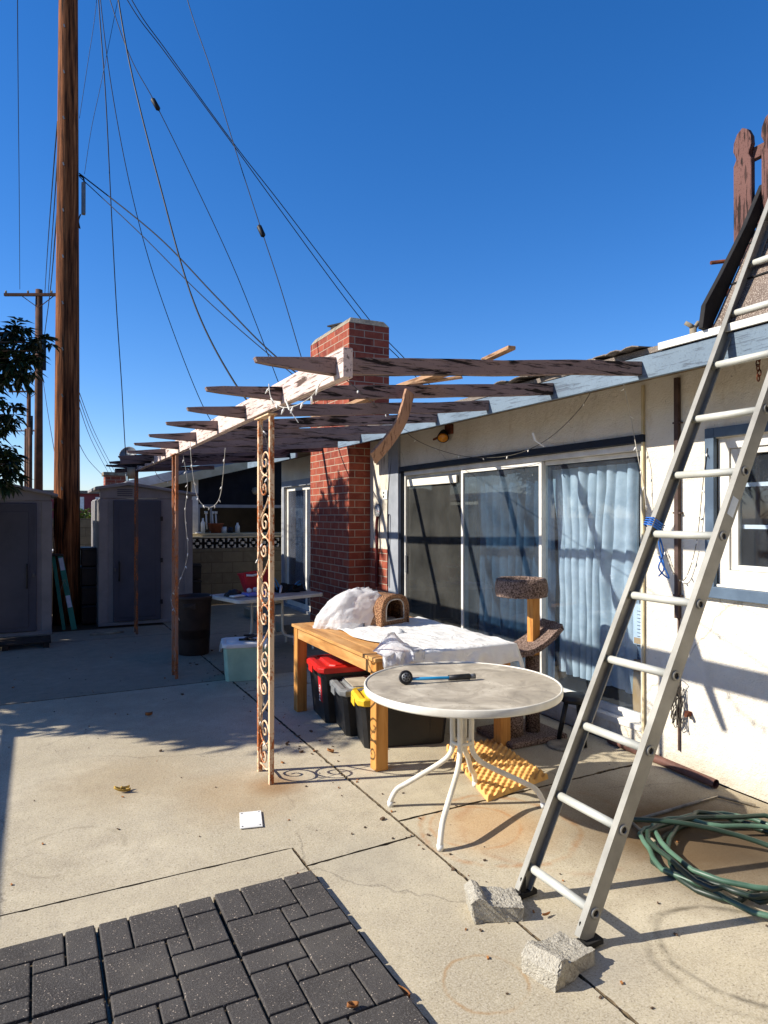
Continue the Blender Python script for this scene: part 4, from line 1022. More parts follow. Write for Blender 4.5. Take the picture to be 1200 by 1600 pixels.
# ================================================================ STORAGE BINS
def bin_(label, loc, rz, L, W_, h, body, lid, cat='storage bin', sticker=None, lidtop=None, latch=None, lidh=0.045):
    t = thing('storage_bin', label, cat, loc, rz)
    m = MB(); tp = 0.88
    def ring(s, z, r=0.03):
        a, b_ = L/2*s, W_/2*s; return [(-a+r, -b_, z), (a-r, -b_, z), (a, -b_+r, z), (a, b_-r, z), (a-r, b_, z), (-a+r, b_, z), (-a, b_-r, z), (-a, -b_+r, z)]
    rs = [ring(tp, 0.0), ring(tp+0.01, 0.006), ring(0.965, h-0.05), ring(0.975, h-0.05), ring(0.98, h-0.01)]
    vs = [p for r_ in rs for p in r_]; fs = [tuple(range(8))[::-1], tuple(32+k for k in range(8))]
    for k in range(4):
        for i in range(8): fs.append((k*8+i, k*8+(i+1) % 8, (k+1)*8+(i+1) % 8, (k+1)*8+i))
    m.add(vs, fs)
    for sx in (-0.3, 0.3):    # ribs down the long sides
        for sy in (-1, 1):
            x = sx*L; y = sy*W_/2
            m.add([(x-.02, y*tp-sy*-.004, 0.02), (x+.02, y*tp+sy*.004, 0.02), (x+.02, y*.965+sy*.004, h-.06), (x-.02, y*.965+sy*.004, h-.06), (x-.02, y*tp-sy*.01, 0.02), (x+.02, y*tp-sy*.01, 0.02), (x+.02, y*.965-sy*.01, h-.06), (x-.02, y*.965-sy*.01, h-.06)],
                  [(0, 1, 2, 3), (4, 5, 6, 7), (0, 1, 5, 4), (1, 2, 6, 5), (2, 3, 7, 6), (3, 0, 4, 7)])
    m.build('tub', body, t, local=True, bevel=0.004)
    m = MB()
    def lr(s, z, r=0.04): return ring(s, z, r)
    rs = [lr(1.03, h-0.02), lr(1.05, h-0.012), lr(1.05, h+lidh*0.5), lr(1.0, h+lidh*0.75), lr(0.9, h+lidh*0.75), lr(0.88, h+lidh*0.45), lr(0.80, h+lidh*0.45), lr(0.78, h+lidh*0.8)]
    vs = [p for r_ in rs for p in r_]; n = len(rs); fs = [tuple(range(8))[::-1]]
    for k in range(n-1):
        for i in range(8): fs.append((k*8+i, k*8+(i+1) % 8, (k+1)*8+(i+1) % 8, (k+1)*8+i))
    fs.append(tuple((n-1)*8+k for k in range(8)))
    m.add(vs, fs); lo = m.build('lid', lid, t, local=True, bevel=0.004)
    if lidtop:
        m = MB(); m.box(-L*0.37, L*0.37, -W_*0.36, W_*0.36, h+lidh*0.8+.0005, h+lidh*0.8+0.006); m.build('lid_dust' if lidtop == 'browndust' else 'lid_panel', lidtop, lo, local=True, bevel=0.003)
    for sx in (-1, 1):
        m = MB(); m.box(sx*L*0.530-0.006, sx*L*0.530+0.006, -0.06, 0.06, h-0.045, h+0.012); m.build('latch', latch or lid, t, local=True, bevel=0.004)
    return t
rb = bin_('black tote with red lid under the far end of the wooden table', (2.48, 5.27, 0), R(-7), 0.86, 0.50, 0.43, 'blackpl', 'redpl')
m = MB(); m.box(-0.4215, -0.4165, -0.20, -0.10, 0.17, 0.40)
m = MB(); mm = m
m.add([(-0.396, -0.165, 0.16), (-0.396, -0.075, 0.16), (-0.414, -0.075, 0.36), (-0.414, -0.165, 0.36)], [(0, 1, 2, 3)]); st_ = m.build('label', 'redsticker', rb, local=True, solid=0.002)
text_part('lettering', 'HUSKY', 0.062, 'whitepl', rb, (-0.4085, -0.12, 0.26), (R(90), R(-90)+0.0, R(-90)+0.0))
gb = bin_('black tote with grey lid between the red-lidded and yellow-lidded totes', (2.45, 4.86, 0), R(-10), 0.74, 0.44, 0.33, 'blackpl', 'greypl', lidtop='dusty')
yb = bin_('black tote with yellow lid full of leaf dust, nearest under the wooden table', (2.43, 4.50, 0), R(-14), 0.68, 0.36, 0.33, 'blackpl', 'yellowpl', lidtop='browndust')
m = MB(); m.add([(-0.300, -0.10, 0.09), (-0.300, -0.01, 0.09), (-0.3155, -0.01, 0.25), (-0.3155, -0.10, 0.25)], [(0, 1, 2, 3)]); lb = m.build('label', 'sticker', yb, local=True, solid=0.002)
m = MB(); m.add([(-0.305, -0.085, 0.13), (-0.305, -0.03, 0.13), (-0.3125, -0.03, 0.20), (-0.3125, -0.085, 0.20)], [(0, 1, 2, 3)]); m.build('label_print', 'ink', lb, solid=0.002, local=True)
gl_ = at_z(385, 1058)
tb = bin_('mint green translucent tub with white lid in front of the white table', (1.93, 6.98, 0), R(-12), 0.46, 0.42, 0.36, 'mintpl', 'whitepl', lidh=0.03)
m = MB(); rnd = random.Random(3)
for k in range(5): m.obox((1.93+rnd.uniform(-.05, .1), 6.95+rnd.uniform(-.06, .06), 0.395+0.008*k), (0.12, 0.03, 0.02), RZ(rnd.uniform(-1, 1)) @ RY(rnd.uniform(-.1, .1)))
tag(m.build('black_tool', 'blackpl', bevel=0.006), 'black folded tool lying on the mint tub lid', 'tool')

# ================================================================ CAT TREE
cx_, cy_ = 3.33, 4.10
cat = thing('cat_tree', 'tall brown carpeted cat tree with round top bed and curved perch by the glass door', 'cat tree', (cx_, cy_, 0))
def fuzzy(o, s=0.012, seed=1):
    tx = bpy.data.textures.new('fuzz', 'CLOUDS'); tx.noise_scale = 0.018; tx.noise_depth = 2
    md = o.modifiers.new('fuzz', 'DISPLACE'); md.texture = tx; md.strength = s; md.mid_level = 0.5; md.texture_coords = 'LOCAL'
m = MB(); m.box(cx_-0.30, cx_+0.22, cy_-0.18, cy_+0.28, 0, 0.045); o = m.build('base', 'carpet', cat, bevel=0.015, segs=3)
m = MB(); m.lathe([(0.055, 0.045), (0.055, 0.62)], 24, (cx_+0.03, cy_, 0)); m.build('carpeted_post', 'carpet', cat)
m = MB(); m.lathe([(0.10, 0.045), (0.10, 0.20), (0.0, 0.20)], 24, (cx_-0.17, cy_+0.02, 0), capt=False); m.build('low_step', 'carpet', cat)
m = MB(); m.box(cx_+0.005, cx_+0.075, cy_-0.035, cy_+0.035, 0.62, 1.07); m.build('wooden_post', 'pineleg', cat, bevel=0.005)
m = MB()
prof = [(0.0, 1.07), (0.175, 1.07), (0.192, 1.09), (0.197, 1.13), (0.192, 1.185), (0.178, 1.205), (0.150, 1.205), (0.138, 1.18), (0.132, 1.12), (0.10, 1.105), (0.0, 1.10)]
pp = catmull([(a, 0, z) for a, z in prof], 4); m.lathe([(max(q.x, 0), q.z) for q in pp], 56, (cx_-0.06, cy_+0.02, 0), capb=False, capt=False)
o = m.build('top_bed', 'carpet', cat); fuzzy(o, 0.014)
m = MB(); arcp = []
for k in range(20):
    a = k/19; ang = -PI*0.5 + a*PI*0.52
    x = -0.24+ (a*0.20 if a < 0.45 else 0.09+ (a-0.45)/0.55*0.34)
    z = 0.665 if a < 0.45 else 0.665+0.19*((a-0.45)/0.55)**2.0
    arcp.append((x, z))
vsp = []
M45 = RZ(R(-12))
outl = [(x, z+0.018) for x, z in arcp] + [(x+0.012, z-0.022) for x, z in arcp][::-1]
n_ = len(outl); rows = 14; vs = []
for r_ in range(rows+1):
    v = -0.16+0.32*r_/rows
    for x, z in outl: vs.append(Vector((cx_, cy_, 0)) + M45 @ Vector((x, v, z)))
fs = [(r_*n_+k, r_*n_+(k+1) % n_, (r_+1)*n_+(k+1) % n_, (r_+1)*n_+k) for r_ in range(rows) for k in range(n_)] + [tuple(range(n_))[::-1], tuple(rows*n_+k for k in range(n_))]
m.add(vs, fs); o = m.build('curved_perch', 'carpet', cat); fuzzy(o, 0.014)

# stool and stepping stone by the door
s0 = at_z(905, 1175); s0 = Vector((3.55, 3.85, 0))
sto = thing('black_stool', 'small black three-legged stool in the shade below the sliding door', 'stool', s0)
m = MB(); m.lathe([(0.09, 0.30), (0.105, 0.31), (0.105, 0.34), (0.08, 0.355)], 20, s0); m.build('seat', 'blackpl', sto)
for k in range(3):
    a = k*2*PI/3+0.4; m = MB(); m.tube([s0+Vector((0.06*math.cos(a), 0.06*math.sin(a), 0.30)), s0+Vector((0.12*math.cos(a), 0.12*math.sin(a), 0))], 0.018, 8); m.build('leg', 'blackpl', sto)
q = at_z(882, 1166); m = MB(); m.lathe([(0.12, 0.0), (0.125, 0.012), (0.115, 0.02), (0, 0.022)], 28, (q.x, q.y, 0), capt=False); tag(m.build('stepping_stone', 'cap'), 'round tan saucer on the ground left of the ladder foot in the door shade', 'saucer')

# foam mat (egg crate)
fm = MB(); c_ = [at_z(762, 1253), at_z(857, 1217), at_z(772, 1160), at_z(697, 1172)]
def foam(u, v):
    a = c_[0].lerp(c_[1], u); b_ = c_[3].lerp(c_[2], u); p = a.lerp(b_, v)
    nn_ = 1+0.45*mnoise.noise(Vector((u*7, v*11, 2))); z = 0.024 + 0.013*nn_*max(-0.75, math.sin(u*PI*15+0.5*mnoise.noise(Vector((u*3, v*4, 1))))*math.sin(v*PI*25)) + 0.012*abs(mnoise.noise(Vector((u*2, v*2, 4)))) + 0.03*max(0, v-0.9)*4*(1-u)
    if u in (0.0, 1.0) or v in (0.0, 1.0): z = 0.0
    return Vector((p.x, p.y, z))
fm.grid(foam, 120, 180); tag(fm.build('foam_pad', 'foam'), 'yellow-orange egg-crate foam pad under the round table', 'foam pad')

# hose coil
hz = thing('garden_hose', 'coiled faded green garden hose on stained concrete by the house wall', 'hose', (3.08, 2.22, 0))
rnd = random.Random(12)
def loop(cx, cy, rx, ry, rot, z, n=30, wv=0.02, sd=0):
    return [Vector((cx+(rx*math.cos(a)*math.cos(rot)-ry*math.sin(a)*math.sin(rot))+wv*mnoise.noise(Vector((math.cos(a)*1.5, math.sin(a)*1.5, sd))),
                    cy+(rx*math.cos(a)*math.sin(rot)+ry*math.sin(a)*math.cos(rot))+wv*mnoise.noise(Vector((math.cos(a)*1.5+9, math.sin(a)*1.5, sd))),
                    z+0.008*math.sin(a*2+sd))) for a in [k*2*PI/n for k in range(n)]]
H0 = Vector((3.06, 2.15, 0))
for k in range(5):
    m = MB(); cx = H0.x+rnd.uniform(-.05, .05); cy = H0.y+rnd.uniform(-.05, .05); rx = 0.46+rnd.uniform(-.09, .06); ry = 0.41+rnd.uniform(-.10, .06)
    m.tube(loop(cx, cy, rx, ry, rnd.uniform(0, PI), 0.014+k*0.013, wv=0.13, sd=k*3.1), 0.0125, 10, closed=True); m.build('coil', 'hose' if k % 2 else 'hose2', hz)
m = MB(); m.tube(catmull([H0+Vector((-0.30, 0.42, 0.10)), H0+Vector((-0.12, 0.25, 0.11)), H0+Vector((0.10, 0.05, 0.07)), H0+Vector((0.20, -0.15, 0.03)), H0+Vector((0.15, -0.35, 0.02)), H0+Vector((0.4, -0.6, 0.014))], 8), 0.0125, 10); m.build('loose_end', 'hose2', hz)
pp0, pp1, pp2 = at_z(984, 1288), at_z(1120, 1247), at_z(1180, 1262)
m = MB(); z3 = Vector((0, 0, 0.012)); m.tube([pp0+z3, pp1+z3, pp2+z3], 0.009, 8); tag(m.build('plastic_pipe', 'cap'), 'thin bent greyish plastic pipe on the ground behind the hose coil', 'pipe')
pp0, pp1 = at_z(984, 1286), at_z(1092, 1376)
m = MB(); m.tube([pp0+z3, pp1+z3], 0.008, 8); tag(m.build('plastic_pipe', 'cap'), 'thin straight grey plastic pipe passing under the near side of the hose coil', 'pipe')
m = MB(); a = Vector((3.72, 2.80, 0.03)); b_ = Vector((3.765, 3.72, 0.03)); m.tube([b_, a], 0.028, 18, caps=False)
m.tube([a, b_], 0.023, 18, caps=False); tag(m.build('fallen_pipe', 'brownpipe'), 'brown painted pipe lying at the foot of the house wall', 'pipe')

# rubber paver tiles
PATT = [(0, 2, 4, 8), (2, 5.5, 4, 8), (5.5, 8, 6, 8), (5.5, 8, 2, 6), (0, 4, 0, 4), (4, 5.5, 2, 4), (4, 8, 0, 2)]
def make_tile():
    t = thing('rubber_paver_tile', 'x', 'paver tile', (0, 0, 0))
    m = MB(); s_ = 0.4555; m.box(-s_/2, s_/2, -s_/2, s_/2, 0, 0.018)
    u = s_/8; gp = 0.004
    base = m.build('base', 'joint', t, local=True)
    m = MB()
    for x0, x1, y0, y1 in PATT: m.box(-s_/2+x0*u+gp, -s_/2+x1*u-gp, -s_/2+y0*u+gp, -s_/2+y1*u-gp, 0.012, 0.034)
    m.build('paver_pattern', 'rubber', t, local=True, bevel=0.005, segs=2); return t
t0 = make_tile(); first = True
rows_n = ['top', 'second', 'third', 'fourth', 'fifth']; cols_n = ['right-edge', 'second-from-right', 'third-from-right', 'left-edge']
rotc = {(0, 0): 0, (1, 0): PI, (0, 1): 0, (1, 1): PI, (0, 2): PI/2, (1, 2): -PI/2}
rnd = random.Random(2)
for r_ in range(3):
    for c in range(4):
        x = 1.135-0.2278-c*0.4615+rnd.uniform(-.003, .003); y = 2.975-0.2278-r_*0.4615+rnd.uniform(-.003, .003)
        rz = rotc.get((r_, c), rnd.choice([0, PI/2, PI, -PI/2])) + rnd.uniform(-.006, .006)
        lab = 'dark speckled rubber paver tile, %s one of the %s row of the mat' % (cols_n[c], ['farthest', 'middle', 'nearest'][r_])
        if first: t0.location = (x, y, 0); t0.rotation_euler = (0, 0, rz); t0['label'] = lab; t0['group'] = 'interlocking rubber paver tiles'; first = False
        else: dup(t0, (x, y, 0.0015*rnd.random()), rz, lab, 'interlocking rubber paver tiles')

# white plate on the ground, leaves
pc = at_z(392, 1282); m = MB(); m.prism([(-.06, -.1), (.06, -.1), (.06, .1), (-.06, .1)], 0.002, 0.008, M=RZ(R(-14)), c=(pc.x, pc.y, 0)); pl = m.build('cover_plate', 'whitepl', bevel=0.002)
tag(pl, 'blank white rectangular cover plate lying on the concrete', 'plate')
m = MB()
for sx in (-1, 1):
    for sy in (-1, 1): q = RZ(R(-14)) @ Vector((sx*.047, sy*.082, 0)); m.lathe([(0.0045, 0.0082), (0.0045, 0.009)], 8, (pc.x+q.x, pc.y+q.y, 0))
m.build('screw_holes', 'ink', pl)
def leafmesh(mb, c, L, w_, rz, curl, tilt=0.0):
    M = RZ(rz) @ RX(tilt)
    def fn(u, v):
        t = u*2-1; ww = w_*math.sin(max(0.0, min(1, v))*PI)**0.8
        return Vector(c) + M @ Vector((t*ww/2, (v-0.5)*L, 0.004+curl*(t*t)*w_*0.6 + curl*0.25*L*(v-0.5)**2*2))
    mb.grid(fn, 4, 7)
for (px, py, L, w_, rz, mt, lab) in ((190, 1238, 0.10, 0.03, 1.2, 'yleaf', 'curled yellow leaf lying alone on the sunlit concrete'),
                                     (630, 1558, 0.055, 0.03, 0.4, 'dryleaf', 'curled brown leaf at the right edge of the rubber tiles'),
                                     (550, 1577, 0.04, 0.025, 1.4, 'dryleaf', 'small reddish leaf on top of the rubber tiles'),
                                     (232, 1119, 0.07, 0.04, 2.0, 'dryleaf', 'dark curled leaf beside the tip of the tree shadow'),
                                     (516, 1176, 0.05, 0.03, 0.9, 'dryleaf', 'reddish leaf scrap beside the slab joint by the wooden table'),
                                     (853, 1432, 0.05, 0.012, 1.7, 'dryleaf', 'thin brown twig leaf beside the left broken block'),
                                     (467, 1372, 0.035, 0.02, 0.3, 'dryleaf', 'tiny orange leaf at the far right corner of the rubber tiles')):
    q = at_z(px, py, 0.036 if px == 550 else 0.002); m = MB(); leafmesh(m, (q.x, q.y, q.z), L, w_, rz, 1.0, 0.15)
    if px == 190: leafmesh(m, (q.x+0.02, q.y+0.02, q.z+0.004), 0.06, 0.02, 2.0, 1.2, 0.2)
    tag(m.build('fallen_leaf', mt, solid=0.0012), lab, 'leaf')
m = MB(); rnd = random.Random(31)
for k in range(420):
    x = rnd.uniform(-2.4, 3.7); y = rnd.uniform(1.5, 9.8)
    if rnd.random() < 0.35: x = 1.77+rnd.gauss(0, 0.12)
    if x < 1.16 and y < 2.99: continue
    s_ = rnd.uniform(0.003, 0.009)*(1 if rnd.random() < 0.85 else 2.0); M = RZ(rnd.uniform(0, 6)) @ RX(rnd.uniform(-.5, .5))
    m.obox((x, y, s_*0.4), (s_*1.8, s_, s_*0.6), M, mi=rnd.choice([0, 0, 1]))
tag(m.build('ground_litter', ['bark', 'dryleaf']), 'tiny dry leaf and grit specks scattered over the concrete', 'litter', kind='stuff')

# ================================================================ FAR END OF THE PATIO
tcn = thing('trash_can', 'round dark brown plastic trash can without lid beside the rusty middle post', 'trash can', (1.70, 8.45, 0))
m = MB(); m.lathe([(0.175, 0), (0.18, 0.01), (0.205, 0.62), (0.212, 0.64), (0.212, 0.665), (0.222, 0.675), (0.225, 0.70), (0.214, 0.71), (0.20, 0.70), (0.19, 0.2), (0.0, 0.18)], 44, (1.70, 8.45, 0), capt=False); m.build('can_body', 'trashpl', tcn)
for a in (-2.0, 1.14):
    m = MB(); q = Vector((1.70+0.222*math.cos(a), 8.45+0.222*math.sin(a), 0.60)); m.obox(q, (0.03, 0.15, 0.06), RZ(a)); m.obox(q+Vector((0.008*math.cos(a), 0.008*math.sin(a), 0)), (0.03, 0.10, 0.03), RZ(a)); m.build('handle', 'trashpl', tcn, bevel=0.006)
wtx, wty, wrz = 2.55, 8.22, R(14)
wtb = thing('white_table', 'white rectangular patio table cluttered with tools and a red tub', 'table', (wtx, wty, 0), wrz)
def rr(a, b_, r, n=6):
    out = []
    for cx, cy, a0 in ((a-r, b_-r, 0), (-a+r, b_-r, PI/2), (-a+r, -b_+r, PI), (a-r, -b_+r, 1.5*PI)):
        for k in range(n+1): t = a0+k*PI/2/n; out.append((cx+r*math.cos(t), cy+r*math.sin(t)))
    return out
m = MB(); m.prism(rr(0.615, 0.40, 0.10), 0.665, 0.705); 
m.build('rim', 'whitemetal', wtb, local=True, bevel=0.006)
m = MB(); m.prism(rr(0.585, 0.37, 0.09), 0.7055, 0.709); m.build('table_top', 'dusty', wtb, local=True)
for sx in (-1, 1):
    for sy in (-1, 1):
        pts = catmull([(sx*0.16, sy*0.10, 0.665), (sx*0.16, sy*0.10, 0.35), (sx*0.18, sy*0.11, 0.20), (sx*0.30, sy*0.19, 0.155), (sx*0.42, sy*0.27, 0.15), (sx*0.47, sy*0.30, 0.10), (sx*0.48, sy*0.31, 0.0)], 6)
        m = MB(); m.tube(pts, 0.016, 10); m.build('leg', 'whitemetal', wtb, local=True)
m = MB()
for z in (0.20, 0.60): m.tube([(-0.16, -0.10, z), (0.16, -0.10, z)], 0.011, 8); m.tube([(-0.16, 0.10, z), (0.16, 0.10, z)], 0.011, 8)
m.build('cross_bar', 'whitemetal', wtb, local=True)
def onw(x, y, z=0.71): return Vector((wtx, wty, 0)) + RZ(wrz) @ Vector((x, y, z))
q = onw(-0.06, 0.16); rtt = thing('red_tub', 'crimson plastic tub tilted on the cluttered white table', 'tub', q)
m = MB(); Mt = RX(-0.1) @ RY(-0.12); 
def fr(s, z, a=0.17, b_=0.12): return [q+Mt @ Vector((x*s, y*s, z)) for x, y in rr(a, b_, 0.03, 3)]
rs = [fr(0.78, 0.03), fr(1.0, 0.25), fr(1.07, 0.252), fr(1.07, 0.275), fr(0.97, 0.275), fr(0.74, 0.05)]; n = len(rs[0]); vs = [p for r_ in rs for p in r_]
fs = [tuple(range(n))[::-1], tuple((len(rs)-1)*n+k for k in range(n))] + [(k*n+i, k*n+(i+1) % n, (k+1)*n+(i+1) % n, (k+1)*n+i) for k in range(len(rs)-1) for i in range(n)]
m.add(vs, fs); m.build('tub_body', 'redtub', rtt)
m = MB(); m.tube(catmull([q+Mt @ Vector(p) for p in ((-0.13, -0.128, 0.24), (-0.05, -0.145, 0.225), (0.06, -0.14, 0.235))], 5), 0.014, 8); m.build('white_handle', 'whitepl', rtt)
q = onw(-0.20, -0.12); m = MB(); m.obox(q+Vector((0, 0, .02)), (0.36, 0.20, 0.035), RZ(0.2)); tag(m.build('lilac_tray', 'lilac', bevel=0.012, segs=3), 'lilac-blue plastic tray on the white table', 'tray')
for k, (dx, dy) in enumerate(((-0.30, -0.08), (-0.20, -0.06), (-0.10, -0.05))):
    q = onw(dx, dy, 0.75); m = MB(); M = RX(PI/2) @ RY(0.3*k); m.lathe([(0.012, -0.02), (0.028, -0.02), (0.028, 0.02), (0.012, 0.02)], 16, q+Vector((0, 0, 0.028)), M=M, capb=True, capt=True)
    tag(m.build('tape_roll', 'whitepl'), '%s white tape roll on the lilac tray' % ('left', 'middle', 'right')[k], 'tape roll', 'tape rolls on the lilac tray')
q = onw(-0.45, 0.05); blob('black_cloth', 'black crumpled cloth heap at the left end of the white table', 'cloth', q, (0.09, 0.07, 0.07), 'blackpl', 5.1, 0.5, 3, 3)
q = onw(-0.48, -0.12); m = MB(); m.obox(q+Vector((0, 0, .016)), (0.17, 0.10, 0.02), RZ(0.4)); tag(m.build('white_tray', 'whitepl', bevel=0.008), 'small white tray at the left end of the white table', 'tray')
q = onw(0.33, 0.02); blob('black_tool_heap', 'heap of black hand tools at the right end of the white table', 'tools', q, (0.15, 0.10, 0.07), 'blackrub', 8.7, 0.8, 4, 4)
for k, (a, e) in enumerate((((0.16, 0.02, 0.74), (0.08, 0.10, 0.93)), ((0.20, 0.0, 0.74), (0.12, 0.14, 0.95)), ((0.36, -0.02, 0.76), (0.52, 0.05, 0.83)), ((0.33, -0.04, 0.75), (0.50, 0.0, 0.79)))):
    m = MB(); A = onw(*a[:2], a[2]); B = onw(*e[:2], e[2]); mid = (A+B)/2+Vector((0.01, 0, 0.015)); m.tube(catmull([A, mid, B], 5), [0.010]*11, 8)
    tag(m.build('plier_handle', 'bluepl'), ['upright blue plier handle leaning by the red tub', 'longer upright blue plier handle leaning by the red tub', 'slanted blue clippers handle on the black tools', 'lower blue clippers handle on the black tools'][k], 'hand tool')
m = MB(); A = onw(0.10, -0.14, 0.725); B = onw(0.22, 0.02, 0.79); m.tube([A, B], [0.013, 0.018], 10); tag(m.build('white_brush', 'whitepl'), 'white plastic handle lying across tools on the white table', 'hand tool')
q = at_z(461, 1013); m = MB(); pts = []
for k in range(60): a = k/60*2*PI*6; pts.append(Vector((q.x+0.07+0.045*math.cos(a), q.y+0.15+0.045*math.sin(a), 0.01+0.09*k/60)))
m.tube(pts, 0.004, 5); tag(m.build('wire_coil', 'whitepl'), 'white coiled wire standing on the ground under the white table', 'coil')
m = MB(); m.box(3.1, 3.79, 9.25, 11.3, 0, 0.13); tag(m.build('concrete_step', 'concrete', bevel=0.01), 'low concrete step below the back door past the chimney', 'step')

def shed(label, x0, x1, y0, y1, h, left, apex):
    t = thing('garden_shed', label, 'shed', ((x0+x1)/2, y0, 0)); W_ = x1-x0
    m = MB(); m.box(x0, x1, y0, y1, 0.03, h-0.22); m.box(x0-.02, x1+.02, y0-.02, y1, 0, 0.05)
    m.box(x0-0.012, x0+0.12, y0-0.014, y0+0.002, 0.05, h-0.23); m.box(x1-0.12 if not left else x1-0.12, x1+0.012, y0-0.014, y0+0.002, 0.05, h-0.23)
    for k in range(9):   # ribbed side panels
        yy = y0+0.10+k*(y1-y0-0.2)/8
        m.box(x0-0.018, x0+0.002, yy-0.05, yy+0.05, 0.06, h-0.24); m.box(x1-0.002, x1+0.018, yy-0.05, yy+0.05, 0.06, h-0.24)
    m.build('body', 'shed', t, bevel=0.006)
    M = Matrix(((1, 0, 0), (0, 0, 1), (0, 1, 0)))
    m = MB(); xa = x0+apex*W_; m.prism([(x0, h-0.219), (x1, h-0.219), (x1, h-0.14), (xa, h-0.03), (x0, h-0.07)], y0-0.012, y0+0.03, M=M)
    g_ = m.build('gable', 'shed', t, bevel=0.004)
    m = MB(); xc = x0+0.26*W_
    for k in range(4): m.box(xc-0.11, xc+0.11, y0-0.022, y0-0.0125, h-0.185+k*0.03, h-0.17+k*0.03)
    m.build('vent_louvre', 'sheddoor', g_)
    m = MB(); m.prism([(x0-.07, h-0.10), (xa, h-0.02), (x1+.09, h-0.17), (x1+.09, h-0.13), (xa, h+0.035), (x0-.07, h-0.05)], y0-0.07, y1+0.06, M=M); m.build('roof', 'shed', t, bevel=0.01)
    return t
s2 = shed('taupe resin shed with a slate door behind the thin rusty post', 0.83, 2.20, 11.13, 12.75, 2.17, False, 0.30)
m = MB(); m.box(1.02, 1.72, 11.085, 11.128, 0.06, 1.92); dr = m.build('door', 'sheddoor', s2, bevel=0.008)
m = MB(); m.box(1.10, 1.64, 11.078, 11.0845, 0.12, 1.80); m.build('door_panel', 'sheddoor', dr, bevel=0.006)
m = MB(); m.tube(catmull([(1.10, 11.08, 0.98), (1.10, 11.04, 0.95), (1.10, 11.04, 0.72), (1.10, 11.08, 0.69)], 4), 0.011, 8); m.build('handle', 'blackpl', dr)
m = MB(); m.obox((1.045, 11.07, 0.86), (0.03, 0.03, 0.05)); m.build('padlock', 'metal_grey', dr, bevel=0.006)
for z in (0.3, 0.95, 1.6): m = MB(); m.box(1.705, 1.745, 11.075, 11.09, z, z+0.07); m.build('hinge', 'blackpl', dr, bevel=0.003)
s1 = shed('taupe resin shed at the left edge of the yard', -1.42, 0.16, 10.78, 12.5, 2.12, True, 0.62)
m = MB(); m.box(-1.25, -0.02, 10.735, 10.778, 0.06, 1.86); dr = m.build('door', 'sheddoor', s1, bevel=0.008)
m = MB(); m.box(-1.15, -0.12, 10.728, 10.7345, 0.12, 1.74); m.build('door_panel', 'sheddoor', dr, bevel=0.006)
m = MB(); m.tube(catmull([(-0.14, 10.725, 1.0), (-0.14, 10.69, 0.97), (-0.14, 10.69, 0.70), (-0.14, 10.725, 0.67)], 4), 0.011, 8); m.build('handle', 'blackpl', dr)
m = MB(); m.obox((-0.055, 10.72, 0.85), (0.03, 0.03, 0.05)); m.build('padlock', 'metal_grey', dr, bevel=0.006)

# green step ladder folded against the pole
gl = thing('step_ladder', 'folded green step ladder leaning in the gap between the sheds', 'step ladder', (0.40, 11.0, 0))
A0_, A1_ = at_y(100, 988, 11.05), at_y(83, 868, 11.3); B0_, B1_ = at_y(116, 990, 11.0), at_y(94, 868, 11.25)
A0_.z = 0.0; B0_.z = 0.0
m = MB(); m.bar(A0_, A1_, 0.05, 0.03, (0, 1, 0)); m.build('rear_rail', 'greenfg', gl, bevel=0.004)
m = MB(); m.bar(B0_, B1_, 0.075, 0.03, (0, 1, 0)); fr_ = m.build('front_rail', 'greenfg', gl, bevel=0.004)
dv = (B1_-B0_)
for a, b_ in ((0.30, 0.46), (0.80, 0.97)):
    m = MB(); off = Vector((0, -0.017, 0)); m.bar(B0_+dv*a+off, B0_+dv*b_+off, 0.06, 0.003, (0, 1, 0)); m.build('sticker', 'sticker', fr_)
m = MB(); m.obox((A1_+B1_)/2+Vector((0, 0, 0.01)), (0.18, 0.12, 0.035), RY(0.1)); m.build('top_cap', 'blackpl', gl, bevel=0.006)
m = MB(); q = B0_+dv*0.66+Vector((0, -0.03, 0)); m.bar(q, q+Vector((0.06, 0, -0.16)), 0.012, 0.004); m.bar(q+Vector((-0.01, 0, 0)), q+Vector((-0.07, 0, -0.16)), 0.012, 0.004); m.bar(q+Vector((-0.05, 0, 0.005)), q+Vector((0.02, 0, 0.01)), 0.012, 0.004); m.build('spreader', 'alu', gl)
m = MB(); q = A1_; m.tube([q+Vector((-0.03, 0, 0)), q+Vector((-0.05, 0.03, 0.55))], 0.01, 6); m.tube([q+Vector((0.03, 0, 0)), q+Vector((-0.02, 0.03, 0.5))], 0.012, 6)
tag(m.build('long_handles', 'lath'), 'two pale broom handles standing behind the green step ladder', 'broom handles')
for k in range(4):
    m = MB(); z = k*0.30; m.box(0.60, 0.82, 11.5, 11.9, z, z+0.285); m.box(0.59, 0.825, 11.49, 11.91, z+0.24, z+0.27); tag(m.build('black_crate', 'blackpl', bevel=0.008), '%s black crate of the stack in the gap between sheds' % ['lowest', 'second', 'third', 'topmost'][k], 'crate', 'black crates between the sheds')
for k in range(3):
    m = MB(); z = k*0.28; m.box(2.28, 2.58, 12.2, 12.55, z, z+0.265); m.box(2.27, 2.59, 12.19, 12.56, z+0.22, z+0.25); tag(m.build('black_crate', 'blackpl', bevel=0.008), '%s black crate of the stack against the block wall' % ['lowest', 'middle', 'topmost'][k], 'crate', 'black crates by the block wall')
m = MB(); q = at_z(163, 990); m.prism([(-.2, -.1), (.05, -.14), (.26, -.04), (.12, .10), (-.12, .12)], 0, 0.03, c=(q.x, q.y, 0)); tag(m.build('flat_stone', 'cap', bevel=0.006), 'flat tan stone slab on the ground before the slate shed door', 'stone')
pa = thing('wooden_pallet', 'low weathered wooden pallet on the ground before the left shed', 'pallet', (-0.35, 9.9, 0))
